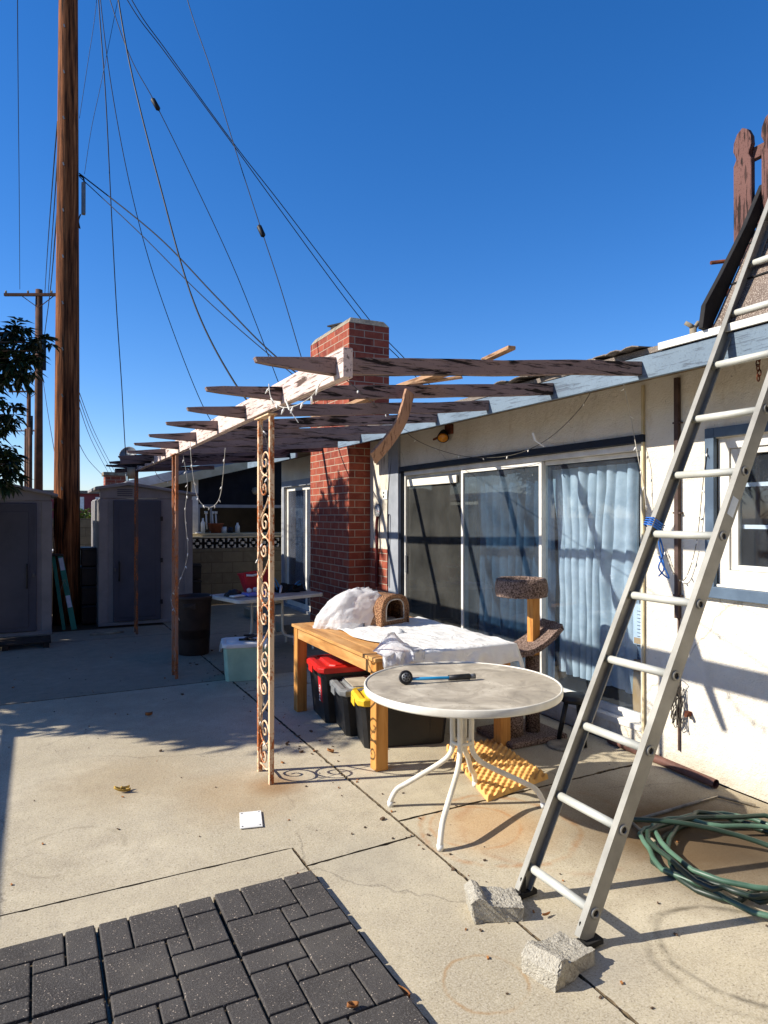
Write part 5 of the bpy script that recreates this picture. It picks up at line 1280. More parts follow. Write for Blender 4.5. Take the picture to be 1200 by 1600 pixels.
for k in range(5): m = MB(); m.box(-0.9, 0.15, 9.65+k*0.11, 9.73+k*0.11, 0.06, 0.08); m.build('slat', 'darkbark', pa, bevel=0.002)
for x in (-0.88, -0.4, 0.06): m = MB(); m.box(x, x+0.07, 9.65, 10.17, 0, 0.059); m.build('bearer', 'darkbark', pa, bevel=0.002)

# ================================================================ BLOCK WALL AND NEIGHBOUR'S LOT
bw = thing('block_wall', 'grey concrete block wall topped by a row of pierced decorative blocks', 'wall', (3.0, 12.95, 0))
m = MB(); m.box(-3.5, 4.9, 12.86, 13.02, 0, 1.06); m.build('wall_body', 'block', bw, bevel=0.003)
m = MB(); S_ = 0.20; M = Matrix(((1, 0, 0), (0, 0, 1), (0, 1, 0)))
m.box(2.0, 4.9, 12.86, 13.02, 1.261, 1.30)
m.build('coping', 'creampaint', bw, bevel=0.003)
m = MB(); m.box(2.0, 4.9, 12.955, 13.02, 1.061, 1.26); m.build('pierced_backing', 'tar', bw)
for k in range(13):
    x = 2.12+k*0.215; m = MB(); z = 1.061
    m.box(x+.001, x+0.199, 12.935, 12.954, z+.001, z+0.006)
    c = Vector((x+0.1, 12.90, z+0.1))
    m.obox(c, (0.05, 0.07, 0.05))
    for sx in (-1, 1):
        for sz in (-1, 1):
            cx, cz = c.x+sx*0.055, c.z+sz*0.055
            m.obox((cx+sx*0.012, 12.90, cz), (0.022, 0.07, 0.06)); m.obox((cx-sx*0.012, 12.90, cz+sz*0.018), (0.024, 0.069, 0.022))
    m.build('pierced_block', 'stucco', bw)
nb = thing('neighbour_shelter', 'neighbour patio shelter with cream rake board, dark shade cloth and a serving counter', 'shelter', (3.6, 13.4, 0))
sl0, sl1 = Vector((1.45, 13.10, 2.19)), Vector((6.4, 13.10, 3.43))
m = MB(); vs = []
for y in (13.10, 17.5):
    for p, dz in ((sl0, 0), (sl1, 0), (sl1, 0.13), (sl0, 0.13)): vs.append((p.x, y, p.z+dz))
m.add(vs, [(0, 1, 2, 3), (7, 6, 5, 4), (0, 4, 5, 1), (1, 5, 6, 2), (2, 6, 7, 3), (3, 7, 4, 0)]); m.build('roof', 'doorblue', nb)
m = MB(); m.bar(sl0+Vector((-.02, -.03, -0.06)), sl1+Vector((0, -.03, -0.06)), 0.03, 0.16); m.build('rake_board', 'creampaint', nb)
m = MB(); m.bar(sl0+Vector((-.02, -.055, 0.04)), Vector((2.20, 13.045, 2.418)), 0.02, 0.16); m.build('white_fascia', 'white_trim', nb)
m = MB(); m.box(2.62, 2.74, 13.25, 13.35, 0, 2.42); m.build('post', 'white_trim', nb)
m = MB(); m.box(5.2, 5.3, 13.25, 13.35, 0, 2.9); m.build('post', 'white_trim', nb)
m = MB(); m.box(2.74, 5.2, 13.27, 13.33, 1.84, 1.90); m.box(2.74, 2.78, 13.28, 13.32, 1.35, 1.84); m.box(2.98, 3.01, 13.28, 13.32, 1.35, 1.84); m.box(3.93, 3.97, 13.28, 13.32, 1.35, 1.84); m.build('opening_frame', 'doorblue', nb)
m = MB(); m.add([(2.74, 13.36, 1.90), (5.2, 13.36, 1.90), (5.2, 13.36, 3.0), (2.74, 13.36, 2.42)], [(0, 1, 2, 3)]); m.build('shade_cloth', 'darkcloth', nb, solid=0.01)
m = MB(); m.box(2.55, 5.3, 13.05, 13.60, 1.305, 1.345); m.build('counter', 'creampaint', nb, bevel=0.004)
m = MB(); m.box(3.02, 5.2, 13.034, 13.049, 1.25, 1.302); m.build('counter_edge', 'brownpipe', nb)
m = MB(); m.box(2.4, 6.2, 16.0, 16.1, 0, 2.6); m.box(6.2, 6.3, 13.4, 16.1, 0, 3.3); m.build('back_wall', 'interior', nb)
def item(name, label, cat, px, py, prof, mat, y=13.25, n=16):
    q = at_y(px, py, y); m = MB(); m.lathe(prof, n, (q.x, q.y, 1.346)); tag(m.build(name, mat), label, cat)
item('terracotta_pot', 'terracotta pot on the neighbour counter', 'pot', 337, 835, [(0.10, 0), (0.15, 0.17), (0.16, 0.17), (0.16, 0.19), (0.13, 0.19)], 'terracotta', 13.3)
item('white_bottle', 'tall white bottle left of the terracotta pot on the counter', 'bottle', 317, 835, [(0.04, 0), (0.04, 0.20), (0.018, 0.24), (0.018, 0.29)], 'whitepl', 13.2)
item('white_bottle', 'squat white bottle right of the blue jar on the counter', 'bottle', 371, 835, [(0.045, 0), (0.045, 0.13), (0.02, 0.17), (0.02, 0.20)], 'whitepl', 13.25)
item('white_jar', 'white jar between the terracotta pot and the blue jar', 'jar', 350, 835, [(0.05, 0), (0.05, 0.12)], 'whitepl', 13.25)
item('blue_jar', 'dark blue jar between the two white containers on the counter', 'jar', 360, 835, [(0.05, 0), (0.05, 0.11)], 'navy', 13.25)
for k, px in enumerate((322, 331.5, 337)):
    q = at_y(px, 800, 13.34); m = MB(); m.tube([(q.x+0.02, q.y, 1.42), (q.x, q.y, 1.72)], 0.016, 8); m.lathe([(0.035, 0), (0.035, 0.05)], 10, (q.x, q.y, 1.72))
    tag(m.build('white_plunger', 'whitepl'), '%s white plastic rod standing in the terracotta pot' % ['leaning left', 'middle', 'right'][k], 'rod', 'white rods in the terracotta pot')
q = at_y(310, 833, 13.12); m = MB(); m.lathe([(0.05, 0), (0.06, 0.015), (0.03, 0.03)], 12, (q.x, q.y, 1.346)); tag(m.build('white_dish', 'whitepl'), 'small white dish at the left end of the neighbour counter', 'dish')
q = at_y(399, 767, 13.2); m = MB(); m.lathe([(0.001, -0.075), (0.055, -0.055), (0.075, 0), (0.055, 0.055), (0.001, 0.075)], 16, q, capb=False, capt=False); tag(m.build('globe_lantern', 'cap'), 'pale globe hanging in the neighbour shelter', 'lantern')
nc = thing('neighbour_chimney', 'small distant red brick chimney above the slate-door shed roof', 'chimney', (3.0, 22, 0))
a = at_d(179, 744, 20); m = MB(); m.box(a.x-0.28, a.x+0.28, a.y-0.28, a.y+0.28, 0, a.z); m.build('stack', 'brick', nc)
m = MB(); m.box(a.x-0.33, a.x+0.33, a.y-0.33, a.y+0.33, a.z, a.z+0.10); m.build('cap', 'cap', nc)
dsh = at_d(201, 712, 14.5); ds = thing('satellite_dish', 'grey satellite dish behind the far rafter tips', 'satellite dish', (dsh.x, dsh.y, 2.4))
fd = Vector((-0.5, -0.85, 0.35)).normalized(); M = fd.to_track_quat('Z', 'Y').to_matrix()
m = MB(); m.lathe([(0.0, 0.0), (0.10, 0.012), (0.17, 0.035), (0.19, 0.05)], 24, dsh, M=M, capb=False, capt=False); m.build('reflector', 'metal_grey', ds, solid=0.006)
m = MB(); m.tube([dsh, dsh+Vector((0, 0.1, -0.2)), dsh+Vector((0, 0.1, -0.7))], 0.015, 8); m.build('mast', 'metal_grey', ds)
m = MB(); a = at_d(197, 740, 14); m.tube([a+Vector((0, 0, -0.6)), a+Vector((0, 0, 0.3))], 0.012, 6)
for k in range(5): m.tube([a+Vector((-0.14+0.02*k, 0, 0.02+0.05*k)), a+Vector((0.14-0.02*k, 0, 0.02+0.05*k))], 0.006, 5)
tag(m.build('tv_aerial', 'metal_grey'), 'thin rooftop aerial beside the far rusty post', 'aerial')
# things seen in the gap by the pole
a = at_d(131, 790, 60); m = MB(); m.box(a.x-3, a.x+2.5, a.y-2, a.y+2, 0, a.z+1.0); rh = thing('far_building', 'far dark red building seen between pole and shed', 'building', (a.x, a.y, 0)); m.build('wall', 'redwall', rh)
m = MB()
for k in range(3): m.box(a.x-2.4+k*1.6, a.x-1.7+k*1.6, a.y-2.05, a.y-1.99, 2.2, 3.3)
m.build('window', 'whitepl', rh); m = MB(); m.box(a.x-3.3, a.x+2.8, a.y-2.3, a.y+2.3, a.z+1.0, a.z+1.25); m.build('roof', 'roofing', rh)
m = MB(); m.box(0.0, 4, 17.6, 17.75, 0, 1.62); tag(m.build('far_block_wall', 'block'), 'tan block wall beyond the yard seen between pole and shed', 'wall')
m = MB(); q = at_y(150, 858, 15.5); m.box(q.x-1.2, q.x+0.5, 15.3, 15.9, 0, 0.98); tag(m.build('white_chest', 'whitepl', bevel=0.02), 'white chest beyond the block wall seen between pole and shed', 'chest')

# ================================================================ TREES
def leafy(mb, centres, n, rad, leaf, rnd, droop=0.5):
    for c in centres:
        for k in range(n):
            d = Vector((rnd.gauss(0, 1), rnd.gauss(0, 1), rnd.gauss(0, 0.8))).normalized()
            stem = c + d*rad*rnd.uniform(0.5, 1.0)
            # a whorl of long leaves at each twig tip
            for w_ in range(rnd.randint(6, 9)):
                a = rnd.uniform(0, 2*PI); dirv = (d*0.55 + Vector((math.cos(a), math.sin(a), rnd.uniform(-0.9, 0.35)))).normalized()
                L = leaf*rnd.uniform(0.7, 1.2); side = dirv.cross(Vector((0, 0, 1)))
                side = side.normalized() if side.length > 0.01 else Vector((1, 0, 0)); wd = L*0.17
                nn = side.cross(dirv).normalized()
                p0 = stem; p1 = stem+dirv*L*0.5; p2 = stem+dirv*L + Vector((0, 0, -droop*L*0.35))
                mb.add([p0, p1-side*wd+nn*0.012, p2, p1+side*wd+nn*0.012, p1-nn*0.006], [(0, 1, 4), (1, 2, 4), (2, 3, 4), (3, 0, 4)], False)
tr = thing('tree', 'dark broad-leaved tree reaching in from the left above the shed', 'tree', (-2.6, 9.3, 0))
rnd = random.Random(5); crown = MB(); trunk = MB()
trunk.tube(catmull([(-2.6, 9.3, -0.1), (-2.55, 9.35, 1.0), (-2.45, 9.3, 2.0), (-2.4, 9.4, 3.2)], 5), [0.15-0.004*k for k in range(16)], 12)
cent = []
def img_x(p):
    q = cam.rotation_euler.to_matrix().transposed() @ (p-Vector((0, 0, H))); return 600+F*q.x/-q.z
for k in range(800):
    d = Vector((rnd.gauss(0, 1), rnd.gauss(0, 1), rnd.gauss(0, 1))).normalized()*rnd.uniform(0.35, 1.0)**0.6
    c = Vector((-2.7+d.x*2.3, 9.3+d.y*2.8, 3.75+d.z*1.9))
    if c.z < 2.0 or img_x(c) > -75: continue
    blk = False
    for tx, ty, tz in ((2.0, 6.7, 0.1), (2.6, 7.0, 0.1), (3.4, 7.9, 0.1)):
        if c.y-0.33*(tx-c.x) < ty and c.z-0.685*(tx-c.x) > tz-0.1: blk = True
    if blk: continue
    cent.append(c)
nmain = len(cent)
for px, py, dd in ((-12, 540, 8.6), (-14, 580, 8.6), (-10, 620, 8.6), (-12, 700, 8.6), (14, 560, 8.5), (22, 565, 8.7), (6, 520, 8.6), (20, 545, 8.6), (34, 520, 8.7), (48, 548, 8.6), (58, 535, 8.7), (10, 575, 8.7), (24, 590, 8.6), (36, 570, 8.6), (2, 600, 8.6), (4, 655, 8.8), (12, 640, 8.6), (2, 690, 8.6), (10, 715, 8.7), (16, 740, 8.6), (4, 750, 8.5), (8, 725, 8.4)):
    cent.append(at_d(px, py, dd))
leafy(crown, cent[:nmain], 14, 0.40, 0.22, rnd); leafy(crown, cent[nmain:], 9, 0.16, 0.17, rnd)
for c in cent:
    base = Vector((-2.42, 9.35, min(3.2, max(1.8, c.z-0.8)))); mid = base.lerp(c, 0.55)+Vector((0, 0, 0.15))
    trunk.tube(catmull([base, mid, c], 3), [0.045, 0.04, 0.035, 0.028, 0.02, 0.014, 0.008], 6)
trunk.build('trunk', 'bark', tr); crown.build('crown', 'leaf', tr)
sh = thing('shrub', 'sunlit yellow-green shrub in the gap between pole and shed', 'shrub', at_d(132, 850, 19)*1.0)
q = at_d(134, 812, 19); crown = MB(); trunk = MB(); cs = []
for k in range(26):
    d = Vector((rnd.gauss(0, 1), rnd.gauss(0, 1), rnd.gauss(0, 1))).normalized()*rnd.uniform(0.2, 1)
    cs.append(q+Vector((d.x*0.9, d.y*0.7, d.z*0.42))); trunk.tube([(q.x, q.y, 0), cs[-1]], [0.03, 0.01], 5)
leafy(crown, cs, 6, 0.2, 0.14, rnd); trunk.build('stems', 'bark', sh); crown.build('foliage', 'leaf2', sh)
for nm, px, py, dd, lab in (('far_tree', 136, 772, 90, 'hazy distant tree crowns over the red building'), ('far_tree', 40, 800, 120, 'distant tree mass hidden low behind the left shed')):
    q = at_d(px, py, dd); t = thing(nm, lab, 'tree', (q.x, q.y, 0)); crown = MB(); trunk = MB(); trunk.tube([(q.x, q.y, 0), (q.x, q.y, q.z)], [0.3, 0.1], 8); cs = []
    for k in range(24):
        d = Vector((rnd.gauss(0, 1), rnd.gauss(0, 1), rnd.gauss(0, 1))).normalized()*rnd.uniform(0.2, 1); cs.append(q+Vector((d.x*2.6, d.y*2, d.z*1.6-0.8)))
    leafy(crown, cs, 8, 0.9, 0.6, rnd); trunk.build('trunk', 'bark', t); crown.build('crown', 'leaf', t)

# fence on the left property line, whose rail and pickets shade the concrete
fe = thing('picket_fence', 'low iron fence along the left side casting a rail shadow on the concrete', 'fence', (-2.41, 3, 0))
m = MB(); m.box(-2.47, -2.43, 0.6, 6.95, 1.51, 1.56); m.box(-2.46, -2.44, 0.6, 6.95, 0.12, 0.16); m.build('rail', 'tar', fe)
m = MB()
for k in range(54): y = 0.65+k*0.115; m.box(-2.455, -2.445, y, y+0.01, 0.03, 1.509)
o = m.build('fence_bars', 'tar', fe)
for y in (0.62, 2.7, 4.8, 6.93): m = MB(); m.box(-2.475, -2.425, y-0.025, y+0.025, 0, 1.509); m.build('fence_post', 'tar', fe)

# ================================================================ UTILITY POLES AND CABLES
PX, PY = 0.40, 11.75
pol = thing('utility_pole', 'tall brown creosoted wooden utility pole rising between the two sheds', 'utility pole', (PX, PY, 0))
m = MB(); m.lathe([(0.200-0.0062*z, z) for z in [k*0.8 for k in range(18)]], 28, (PX, PY, 0)); m.build('pole_shaft', 'pole', pol)
m = MB(); 
for k in range(12):
    z = 2.1+k*0.72; r = 0.2-0.0062*z; a = -2.0; q = Vector((PX+(r+0.004)*math.cos(a), PY+(r+0.004)*math.sin(a), z)); m.obox(q, (0.012, 0.02, 0.05), RZ(a) @ RX(0.35))
m.build('metal_tags', 'metal_grey', pol)
q = at_y(128, 312, PY); m = MB(); m.obox((q.x+0.02, q.y-0.05, q.z), (0.06, 0.08, 0.50)); bx = m.build('splice_case', 'metal_grey', pol, bevel=0.01)
m = MB(); m.tube(catmull([(q.x-0.04, q.y, q.z+0.38), (q.x+0.02, q.y-.03, q.z+0.33), (q.x+0.03, q.y-.04, q.z+0.24)], 4), 0.012, 6); m.tube(catmull([(q.x-0.02, q.y, q.z-0.24), (q.x-0.05, q.y-.03, q.z-0.36), (q.x-0.03, q.y-.04, q.z-0.48), (q.x-0.06, q.y-.04, q.z-0.4)], 4), 0.01, 6); m.build('drip_loops', 'wire', bx)
m = MB(); m.box(PX-1.2, PX+1.2, PY-0.19, PY-0.12, 12.4, 12.52); m.build('crossarm', 'farpole', pol)
farpoles = []
for i, (px, dd, ztop, lab) in enumerate(((60, 27, 458, 'far utility pole with a wide crossarm just left of the tall near pole'),
                                    (44.5, 47, 610, 'more distant utility pole with crossarm, second along the alley'),
                                    (40, 70, 672, 'most distant small utility pole along the alley'))):
    base = at_d(px, 800, dd); top = at_d(px-1, ztop, dd); zz = top.z
    t = thing('far_utility_pole', lab, 'utility pole', (base.x, base.y, 0), group='utility poles receding along the alley'); m = MB(); m.lathe([(0.17, 0), (0.13, zz+0.15)], 12, (base.x, base.y, 0)); m.build('pole_shaft', 'farpole', t)
    wl = (48, 60, 72)[i] and 1.25; m = MB()
    d = Vector((math.cos(YAW), -math.sin(YAW), 0)); c = Vector((base.x, base.y-0.18, zz-0.1)) - d*0.25
    m.bar(c-d*wl*0.9, c+d*wl*0.9, 0.09, 0.11); m.bar(c-d*0.5, c+d*0.2+Vector((0, 0, -0.5)), 0.02, 0.03); m.bar(c+d*0.9, c+d*0.25+Vector((0, 0, -0.5)), 0.02, 0.03); m.build('crossarm', 'farpole', t)
    for u in (-0.85, -0.15, 0.6, 0.85): m = MB(); m.lathe([(0.035, 0), (0.04, 0.08), (0.02, 0.12)], 8, c+d*wl*u+Vector((0, 0, 0.05))); m.build('insulator', 'cap', t)
    m = MB(); m.obox((base.x+0.2, base.y-0.05, zz-2.4), (0.12, 0.12, 1.3)); m.build('equipment', 'wire', t)
    farpoles.append(c)
# second thinner pole beside the far ones
q = at_d(47, 800, 33); m = MB(); m.lathe([(0.10, 0), (0.09, at_d(47, 668, 33).z)], 8, (q.x, q.y, 0)); tag(m.build('thin_pole', 'farpole'), 'thin brown pole just left of the nearer far utility pole', 'pole', 'utility poles receding along the alley')
def cable(label, pts, r, group='cables strung from the tall utility pole', ins=None):
    m = MB(); P = [at_d(a, b_, c) for a, b_, c in pts]; c = catmull(P, 10); m.tube(c, r*0.85, 6); o = m.build('power_cable', 'wire'); tag(o, label, 'cable', group)
    if ins is not None:
        q = at_d(*ins); d = (c[min(range(len(c)), key=lambda i: (c[i]-q).length)+1]-q).normalized(); k = MB(); k.tube([q-d*0.11, q-d*0.08, q+d*0.08, q+d*0.11], [0.01, 0.038, 0.038, 0.01], 10); k.build('splice', 'wire', o)
DP = 10.75
cable('upper of two service cables from the tall pole down to the roof by the chimney', [(124, 271, DP), (245, 368, 10.4), (340, 466, 10), (430, 556, 9.6), (560, 655, 9.1)], 0.013)
cable('lower of two service cables from the tall pole down behind the rafters', [(124, 276, DP), (220, 366, 10.4), (320, 466, 10), (425, 558, 9.6), (560, 668, 9.1)], 0.0085)
cable('thick twisted cable curving steeply from the pole top to the third rafter tail', [(150, -230, 10.7), (185, 0, 10.3), (207, 120, 10), (250, 290, 9.5), (302, 470, 9), (366, 597, 8.6), (440, 690, 8.2)], 0.013)
cable('wavy cable falling nearly straight down from the pole top towards the sheds', [(140, -230, 10.8), (154, 0, 11.2), (165, 150, 11.4), (174, 330, 11.8), (182, 480, 12.3), (190, 600, 12.8), (196, 705, 13.4), (200, 735, 14)], 0.011)
cable('thin cable from the pole top ending behind the rafter tails on the left', [(138, -230, 10.8), (157, 0, 11), (178, 160, 11.3), (210, 320, 11.6), (250, 460, 12), (315, 630, 12.6), (360, 700, 13.2)], 0.0085)
cable('thin cable with a small splice high up running down left of the chimney', [(130, -150, 10.7), (172, 0, 10.6), (205, 92, 10.6), (243, 162, 10.6), (300, 278, 10.7), (370, 430, 10.8), (436, 600, 11.0)], 0.0075, ins=(243, 163, 10.6))
cable('upper of two long cables passing behind the brick chimney', [(120, -170, 10.8), (206, 0, 11), (262, 82, 11.2), (365, 224, 11.4), (440, 320, 11.6), (575, 497, 12), (632, 560, 12.1), (680, 610, 12.3)], 0.009)
cable('lower of two long cables passing behind the brick chimney', [(112, -170, 10.9), (199, 0, 11.1), (258, 82, 11.3), (364, 226, 11.5), (432, 320, 11.7), (563, 497, 12.1), (626, 562, 12.2), (672, 615, 12.4)], 0.009)
cable('thin cable with a dark splice crossing the two long cables above the chimney', [(250, -170, 10.9), (293, 0, 10.6), (330, 110, 10.4), (365, 225, 10.2), (408, 358, 10), (440, 455, 9.8), (480, 590, 9.6), (500, 660, 9.5)], 0.0075, ins=(408, 361, 10))
cable('faint thin wire just right of the pole top', [(160, -120, 10.7), (150, 10, 10.9), (137, 100, 11), (124, 185, 11.2)], 0.005)
cable('faint thin wire crossing lower right of the pole top', [(200, -80, 10.7), (180, 20, 10.8), (158, 130, 11), (143, 200, 11.2), (132, 272, 11.4)], 0.005)
cable('single vertical-looking wire at the far left running to the far crossarm', [(27, -80, 14), (28, 100, 17), (30, 300, 22), (31, 452, 26.7)], 0.011, 'wires along the alley')
cable('leftmost wire of the bundle between the near and far poles', [(90, 190, 10.9), (84, 260, 13), (75, 380, 19), (70, 460, 26.5)], 0.013, 'wires along the alley')
cable('middle wire of the bundle between the near and far poles', [(91, 230, 10.9), (87, 290, 13), (80, 390, 19), (75, 462, 26.5)], 0.013, 'wires along the alley')
cable('rightmost wire of the bundle between the near and far poles', [(92, 300, 10.9), (86, 370, 14), (79, 450, 20), (68, 535, 26.5)], 0.015, 'wires along the alley')
cable('wire descending from the near pole to the ground beyond the left shed', [(66, 585, 27), (74, 640, 24), (84, 700, 22), (95, 770, 20)], 0.012, 'wires along the alley')
for k, (a, b_) in enumerate((((122, 608, 11), (182, 742, 20)), ((122, 618, 11), (176, 740, 20)), ((122, 630, 11), (170, 740, 20)), ((122, 690, 11), (163, 745, 20)))):
    cable(['topmost', 'second', 'third', 'lowest'][k] + ' of four thin wires slanting down right of the pole to the distant chimney', [a, ((a[0]+b_[0])/2-3, (a[1]+b_[1])/2+3, 15), b_], 0.007, 'thin wires to the distant chimney')

# ================================================================ SMALL THINGS ON THE WALL
q = at_x(591, 798, 3.77)
th = thing('thermometer', 'round white dial thermometer on the panel beside the chimney', 'thermometer', q)
Mx = RY(-PI/2); m = MB(); m.lathe([(0.085, 0), (0.085, 0.014), (0.078, 0.016), (0.078, 0.010)], 32, q, M=Mx); m.build('rim', 'metal_grey', th)
m = MB(); m.lathe([(0.077, 0.0105), (0.077, 0.0125)], 32, q, M=Mx); m.build('dial', 'whitepl', th)
m = MB()
for k in range(11):
    a = R(230)-k*R(28); m.obox(q+Vector((-0.0135, 0.058*math.cos(a)*-1, 0.058*math.sin(a))), (0.001, 0.010, 0.012), RX(-a))
m.build('numerals', 'ink', th); m = MB(); m.bar(q+Vector((-0.0145, 0.02, 0.0)), q+Vector((-0.0145, -0.055, -0.012)), 0.005, 0.002); m.build('needle', 'redpl', th)
q = at_x(602, 773, 3.774); ot = thing('outlet_plate', 'square outlet and switch plate above the thermometer', 'outlet', q)
m = MB(); m.obox(q+Vector((-0.004, 0, 0)), (0.008, 0.115, 0.115)); m.build('plate', 'whitepl', ot, bevel=0.003)
m = MB(); 
for dz in (-.024, .024): m.lathe([(0.017, 0.0085), (0.017, 0.0095)], 12, q+Vector((0, 0.025, dz)), M=Mx)
m.obox(q+Vector((-0.009, -0.028, 0)), (0.004, 0.006, 0.022)); m.build('sockets', 'ink', ot)
def rope(label, name, pts, r, mat, cat):
    m = MB(); c = catmull(pts, 8); m.tube(c, r, 8); tag(m.build(name, mat), label, cat)
q0 = at_x(590, 822, 3.75); rr_ = [q0+Vector((0, 0, 0.12)), q0+Vector((-.01, 0.01, 0)), q0+Vector((-.015, -.01, -0.2)), q0+Vector((-.01, 0.01, -0.45)), q0+Vector((-.012, 0.0, -0.75))]
rope('dark red braided rope hanging beside the chimney below the thermometer', 'red_rope', rr_, 0.020, 'redrope', 'rope')
q0 = at_x(608, 806, 3.762); rope('thin navy strap hanging from a hook left of the sliding door', 'navy_strap', [q0+Vector((0, 0, 0.02)), q0+Vector((-.012, 0, -0.05)), q0+Vector((-.008, 0.012, -0.4)), q0+Vector((-.008, .02, -0.85))], 0.009, 'navyrope', 'strap')
q = at_x(692, 684, 3.72); fl = thing('floodlight', 'rusty black floodlight with amber lens under the eave', 'floodlight', q)
fd = Vector((-0.45, -0.62, -0.64)).normalized(); M = fd.to_track_quat('Z', 'Y').to_matrix()
m = MB(); m.lathe([(0.02, -0.13), (0.035, -0.10), (0.05, -0.05), (0.062, 0.0), (0.058, 0.0)], 24, q, M=M); m.build('lamp_housing', 'tar', fl)
m = MB(); m.lathe([(0.055, -0.002), (0.045, 0.012), (0.0, 0.02)], 24, q, M=M, capt=False); m.build('lens', 'amber', fl)
m = MB(); m.tube(catmull([q-fd*0.1, q+Vector((0.06, 0.03, 0.07)), q+Vector((0.09, 0.0, 0.10))], 4), 0.012, 8); m.obox(q+Vector((0.075, 0.0, 0.09)), (0.03, 0.13, 0.10)); m.tube([q+Vector((0.03, 0.05, 0.03)), q+Vector((-0.02, 0.16, -0.005))], [0.016, 0.012], 8); m.build('bracket', 'rust', fl, bevel=0.004)
m = MB(); a = at_x(1058, 588, 3.79); b_ = at_x(1058, 1000, 3.79); m.bar((3.79, a.y, 2.6), (3.79, a.y, 1.0), 0.03, 0.03, (1, 0, 0)); m.bar((3.80, a.y, 1.0), (3.80, a.y, 0.12), 0.012, 0.012, (1, 0, 0))
for z in (2.3, 1.7, 1.15): m.obox((3.795, a.y, z), (0.032, 0.06, 0.012))
tag(m.build('wall_conduit', 'darkpipe'), 'dark brown conduit running down the cream wall between door and window', 'conduit')
m = MB(); a = at_x(1009, 900, 3.8); m.bar((3.797, 3.43, 2.6), (3.797, 3.43, 0.15), 0.018, 0.018, (1, 0, 0)); tag(m.build('corner_strip', 'creampaint'), 'thin cream strip down the wall beside the sliding door', 'trim strip')
m = MB(); m.tube(catmull([(3.795, 7.30, 2.62), (3.79, 7.22, 2.56), (3.785, 7.2, 2.45), (3.772, 7.297, 1.9), (3.772, 7.297, 1.3)], 6), 0.008, 6); tag(m.build('wall_cable', 'wire'), 'thin dark cable running down between the panel and the sliding door board', 'cable')
m = MB(); m.obox(at_x(1075, 1115, 3.79), (0.03, 0.03, 0.03)); q = at_x(1076, 1117, 3.78); m.tube([q+Vector((0, 0, 0)), q+Vector((-.03, 0, 0))], 0.012, 8); tag(m.build('wall_tap', 'rust'), 'small rusty tap stub on the cream wall near the ladder', 'tap')

# string lights
def string_lights(label, pts, n, wire_mat, seed, droop=0.035, bl=0.028, group='icicle string lights on the patio cover'):
    t = thing('string_lights', label, 'string lights', pts[0], group=group); c = catmull(pts, 8); m = MB(); m.tube(c, 0.0028, 5); m.build('light_wire', wire_mat, t)
    rnd = random.Random(seed); bm_ = MB(); bm_.tube([(0, 0, 0), (0, 0, -bl*0.4), (0, 0, -bl)], [0.0035, 0.006, 0.002], 6); first = None
    for k in range(n):
        s_ = (k+0.5)/n*(len(c)-1); i = int(s_); p = c[i].lerp(c[min(i+1, len(c)-1)], s_-i)
        loc = wmat(t).inverted() @ (p - Vector((0, 0, 0.002)))
        if first is None: first = bm_.build('bulb', 'bulb', t, local=True); o = first
        else: o = first.copy(); COL.objects.link(o); o.parent = t
        o.location = loc; o.rotation_euler = (rnd.uniform(-.8, .8), rnd.uniform(-.8, .8), 0)
    return t
string_lights('long string of lights sagging across the wall above the sliding door', [at_y(772/1.0*0.69, 586, 2.95), at_x(612, 655, 3.0), at_x(655, 690, 3.55), at_x(720, 712, 3.7), at_x(790, 713, 3.7), at_x(850, 690, 3.68), at_x(905, 640, 3.6), at_x(935, 588, 3.35)], 13, 'darkwire', 1)
string_lights('string of lights dropping from the eave beside the right door jamb', [at_x(972, 590, 3.35), at_x(985, 650, 3.7), at_x(998, 720, 3.72), at_x(1006, 760, 3.75), at_x(1010, 800, 3.76)], 6, 'litewire', 2)
string_lights('short loop of lights hanging from the beam above the dark counter', [at_d(297, 690, 5.6), at_d(300, 730, 5.6), at_d(308, 775, 5.6), at_d(322, 792, 5.6), at_d(337, 788, 5.6), at_d(346, 765, 5.6), at_d(352, 700, 5.4)], 10, 'litewire', 3)
string_lights('string of lights wound down the nearest scrolled post', [Vector((1.305+0.03*math.sin(k*1.9), 4.23+0.115*math.cos(k*1.15), 2.28-k*0.16)) for k in range(14)], 20, 'darkwire', 4, bl=0.032)
string_lights('string of lights hanging down beside the middle rusty post', [Vector((1.32, 7.12, 2.30)), Vector((1.36, 7.10, 2.0)), Vector((1.34, 7.12, 1.7)), Vector((1.36, 7.08, 1.3)), Vector((1.30, 7.20, 1.0)), Vector((1.25, 7.42, 0.8)), Vector((1.30, 7.2, 0.6))], 15, 'litewire', 5, bl=0.035)
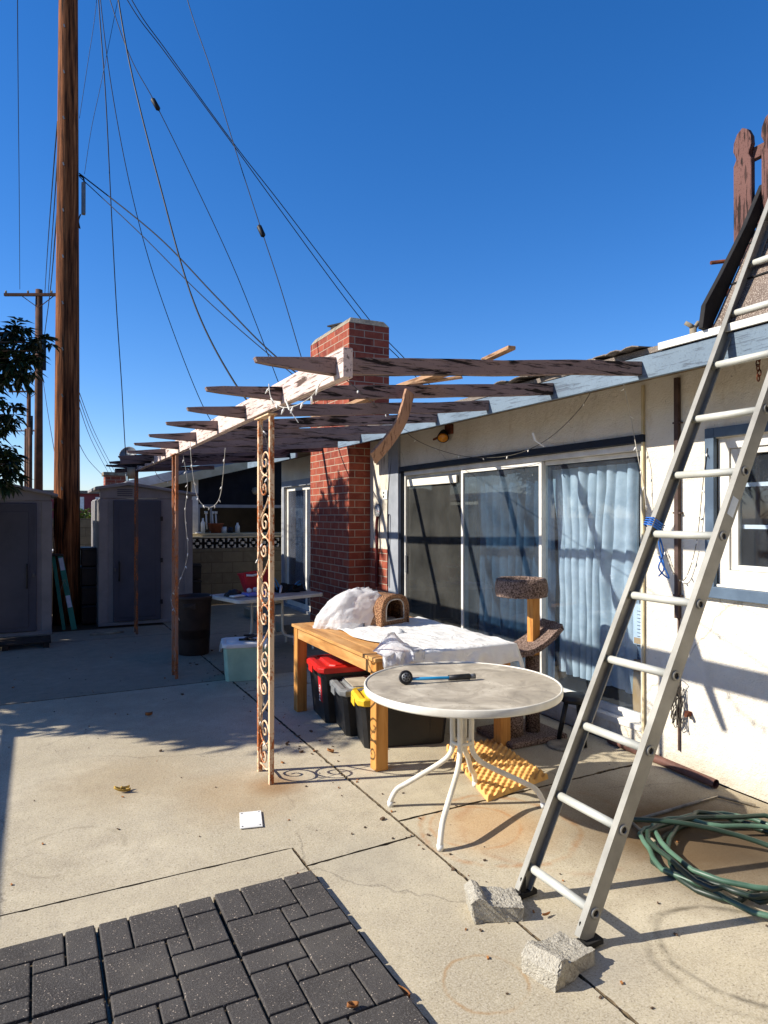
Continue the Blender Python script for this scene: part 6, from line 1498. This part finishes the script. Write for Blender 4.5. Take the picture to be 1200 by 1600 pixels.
string_lights('string of lights draped along the near end of the beam', [at_d(420, 600, 3.8), at_d(424, 622, 3.72), at_d(440, 636, 3.6), at_d(462, 634, 3.5), at_d(486, 620, 3.4), at_d(500, 600, 3.3)], 8, 'litewire', 6, bl=0.04)
string_lights('string of lights drooping between the far beam end and the shed roof', [at_d(238, 715, 7.6), at_d(245, 742, 7.8), at_d(262, 752, 8.2), at_d(290, 735, 8.4), at_d(310, 715, 8.6)], 7, 'darkwire', 7)
string_lights('faint string of lights hanging in a V on the cream wall by the window', [at_x(1105, 700, 3.785), at_x(1098, 760, 3.785), at_x(1088, 850, 3.785), at_x(1070, 905, 3.78), at_x(1052, 895, 3.785), at_x(1038, 860, 3.785), at_x(1026, 835, 3.785)], 14, 'darkwire', 8)
m = MB(); rnd = random.Random(9); q = at_x(1057, 1100, 3.765)
for k in range(9):
    pts = [q+Vector((rnd.uniform(-.03, .01), rnd.uniform(-.04, .04), rnd.uniform(-.16, .18))) for _ in range(6)]; m.tube(catmull(pts, 5), 0.0028, 5)
tag(m.build('tangled_wire', 'darkwire'), 'tangle of dead string-light wire hanging low on the cream wall', 'tangled wire')
for lab, a, b_ in (('white plastic clip hanging under the near end of the beam', (452, 640, 3.45), (466, 660, 3.45)), ('white plastic gutter hook on the light string above the door', (836, 688, 4.6), (850, 698, 4.6)),):
    A, B = at_d(*a), at_d(*b_); m = MB(); m.bar(A, B, 0.018, 0.004); m.bar(A, A+Vector((-0.02, 0, 0.05)), 0.018, 0.004); tag(m.build('plastic_hook', 'whitepl'), lab, 'hook')

# added unseen house shape behind the camera: blocks sky light to deepen shade
rear = thing('added_sky_blocker', 'added tall brown house-shaped sky blocker, unseen behind the camera', 'house', (0, -7, 0))
m = MB(); m.box(-9, 9, -12, -6.5, 0, 5.2); m.build('wall', 'brownpipe', rear)
m = MB(); m.prism([(-9.6, 5.2), (9.6, 5.2), (0, 7.6)], -12.4, -6.1, M=Matrix(((1, 0, 0), (0, 0, 1), (0, 1, 0)))); m.build('roof', 'tar', rear)
for k in range(4): m = MB(); m.box(-6.6+k*4, -5.2+k*4, -6.498, -6.45, 1.0, 2.2); m.build('window', 'navy', rear)
